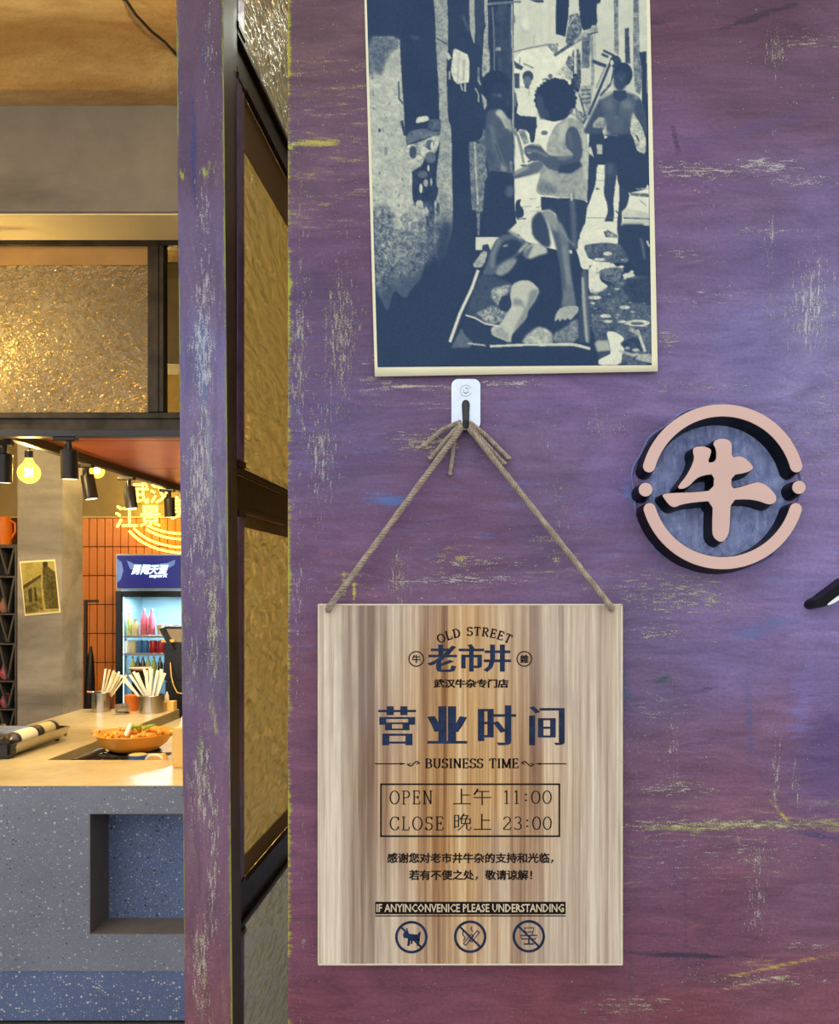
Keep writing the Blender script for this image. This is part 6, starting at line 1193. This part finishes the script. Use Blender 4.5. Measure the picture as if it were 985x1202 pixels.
# ------------------------------------------------------------------ raised emblem
TH = .030; DE = D - TH; K6 = lambda x, y: (730 + x / 3.863, 460 + y / 3.863)
em = thing('round_emblem', 'raised rose-gold and black round emblem with an ox character on the blue paint', 'emblem', tuple(at(848.6, 668, D)))
def W_(pts, d): return [(at(*K6(x, y), d).x, at(*K6(x, y), d).z) for x, y in pts]
def smooth_poly(p, it=2):
    for _ in range(it): p = [q_ for a, b in zip(p, p[1:] + p[:1]) for q_ in ((a[0] * .75 + b[0] * .25, a[1] * .75 + b[1] * .25), (a[0] * .25 + b[0] * .75, a[1] * .25 + b[1] * .75))]
    return p
def grow(c, g): return embolden([c], g, g)[0]
def emblem_piece(name, poly, smooth=True):
    if smooth: poly = smooth_poly(poly, 2)
    fp = W_(poly, DE); base = grow(fp, .0026); n = len(fp)
    # body: tapers from a wider foot on the wall to the face
    foot = [(x - .0015, z - .0026) for x, z in base]; mid = grow(fp, .0006)
    mb = MB(); mb.add([(x, -.0002, z) for x, z in foot] + [(x, -TH + .0016, z) for x, z in mid], [(i, (i + 1) % n, (i + 1) % n + n, i + n) for i in range(n)]); mb.add([(x, -TH + .0016, z) for x, z in mid], [tuple(range(n))])
    b_ = mb.build(name, M['sign_black'], em); f = fill([fp], .0015); shift_y(f, -TH); f.build('face_plate', M['rose'], b_)
cx_, cy_ = 458, 430
for a0, a1 in ((15.5, 164.5), (197, 343)):
    out = []; R1, R0 = 374, 319; rm = (R1 + R0) / 2; rw = (R1 - R0) / 2
    out += [(cx_ + R1 * math.cos(math.radians(a)), cy_ - R1 * math.sin(math.radians(a))) for a in np.linspace(a0, a1, 40)]
    ex, ey = cx_ + rm * math.cos(math.radians(a1)), cy_ - rm * math.sin(math.radians(a1)); out += [(ex + rw * math.cos(math.radians(a1 + b)), ey - rw * math.sin(math.radians(a1 + b))) for b in np.linspace(15, 165, 9)]
    out += [(cx_ + R0 * math.cos(math.radians(a)), cy_ - R0 * math.sin(math.radians(a))) for a in np.linspace(a1, a0, 40)]
    ex, ey = cx_ + rm * math.cos(math.radians(a0)), cy_ - rm * math.sin(math.radians(a0)); out += [(ex + rw * math.cos(math.radians(a0 + b)), ey - rw * math.sin(math.radians(a0 + b))) for b in np.linspace(195, 345, 9)]
    emblem_piece('ring_arc', out, False)
for x, y, r in ((108, 443, 31), (804, 433, 30)): emblem_piece('dot', [(x + r * math.cos(a), y - r * math.sin(a)) for a in np.linspace(0, 2 * PI, 25)[:-1]], False)
ox = [(328, 250), (370, 246), (403, 258), (406, 275), (388, 322), (420, 318), (430, 300), (428, 258), (414, 236), (424, 218), (456, 210), (486, 218), (500, 236), (498, 300), (530, 290), (560, 300), (592, 332), (596, 350), (566, 366), (498, 378), (496, 440), (540, 432), (590, 415), (622, 408), (660, 425), (690, 456), (704, 482), (694, 504), (668, 512), (620, 494), (570, 486), (494, 490),
      (490, 600), (484, 648), (462, 678), (440, 680), (414, 656), (410, 620), (414, 494), (330, 500), (270, 510), (240, 524), (218, 516), (196, 488), (184, 470), (190, 462), (240, 458), (330, 456), (416, 446), (420, 372), (370, 378), (338, 392), (306, 426), (278, 440), (256, 438), (258, 424), (290, 386), (316, 340), (330, 300), (322, 270)]
emblem_piece('ox_character', smooth_poly(ox, 1), False)
# the next character starts at the right edge of the picture
t = thing('raised_stroke', 'black raised brush-stroke of the next character, cut off at the right edge', 'lettering', tuple(at(970, 712, D)))
st = [(872, 962), (884, 940), (910, 930), (940, 905), (985, 872), (1040, 830), (1060, 860), (1000, 925), (950, 962), (915, 976), (888, 978)]
fp = W_(smooth_poly(st), D - .028); n = len(fp); foot = grow(fp, .001)
mb = MB(); mb.add([(x - .002, -.0002, z - .002) for x, z in foot] + [(x, -.027, z) for x, z in fp], [(i, (i + 1) % n, (i + 1) % n + n, i + n) for i in range(n)] + [tuple(range(n, 2 * n))]); b_ = mb.build('body', M['sign_black'], t)
fp2 = W_(smooth_poly([(925, 970), (960, 940), (1020, 900), (1050, 865), (1050, 890), (1000, 935), (955, 962)]), D - .028); shift_y(fill([fp2], .001), -.0282).build('face_plate', M['white'], t)
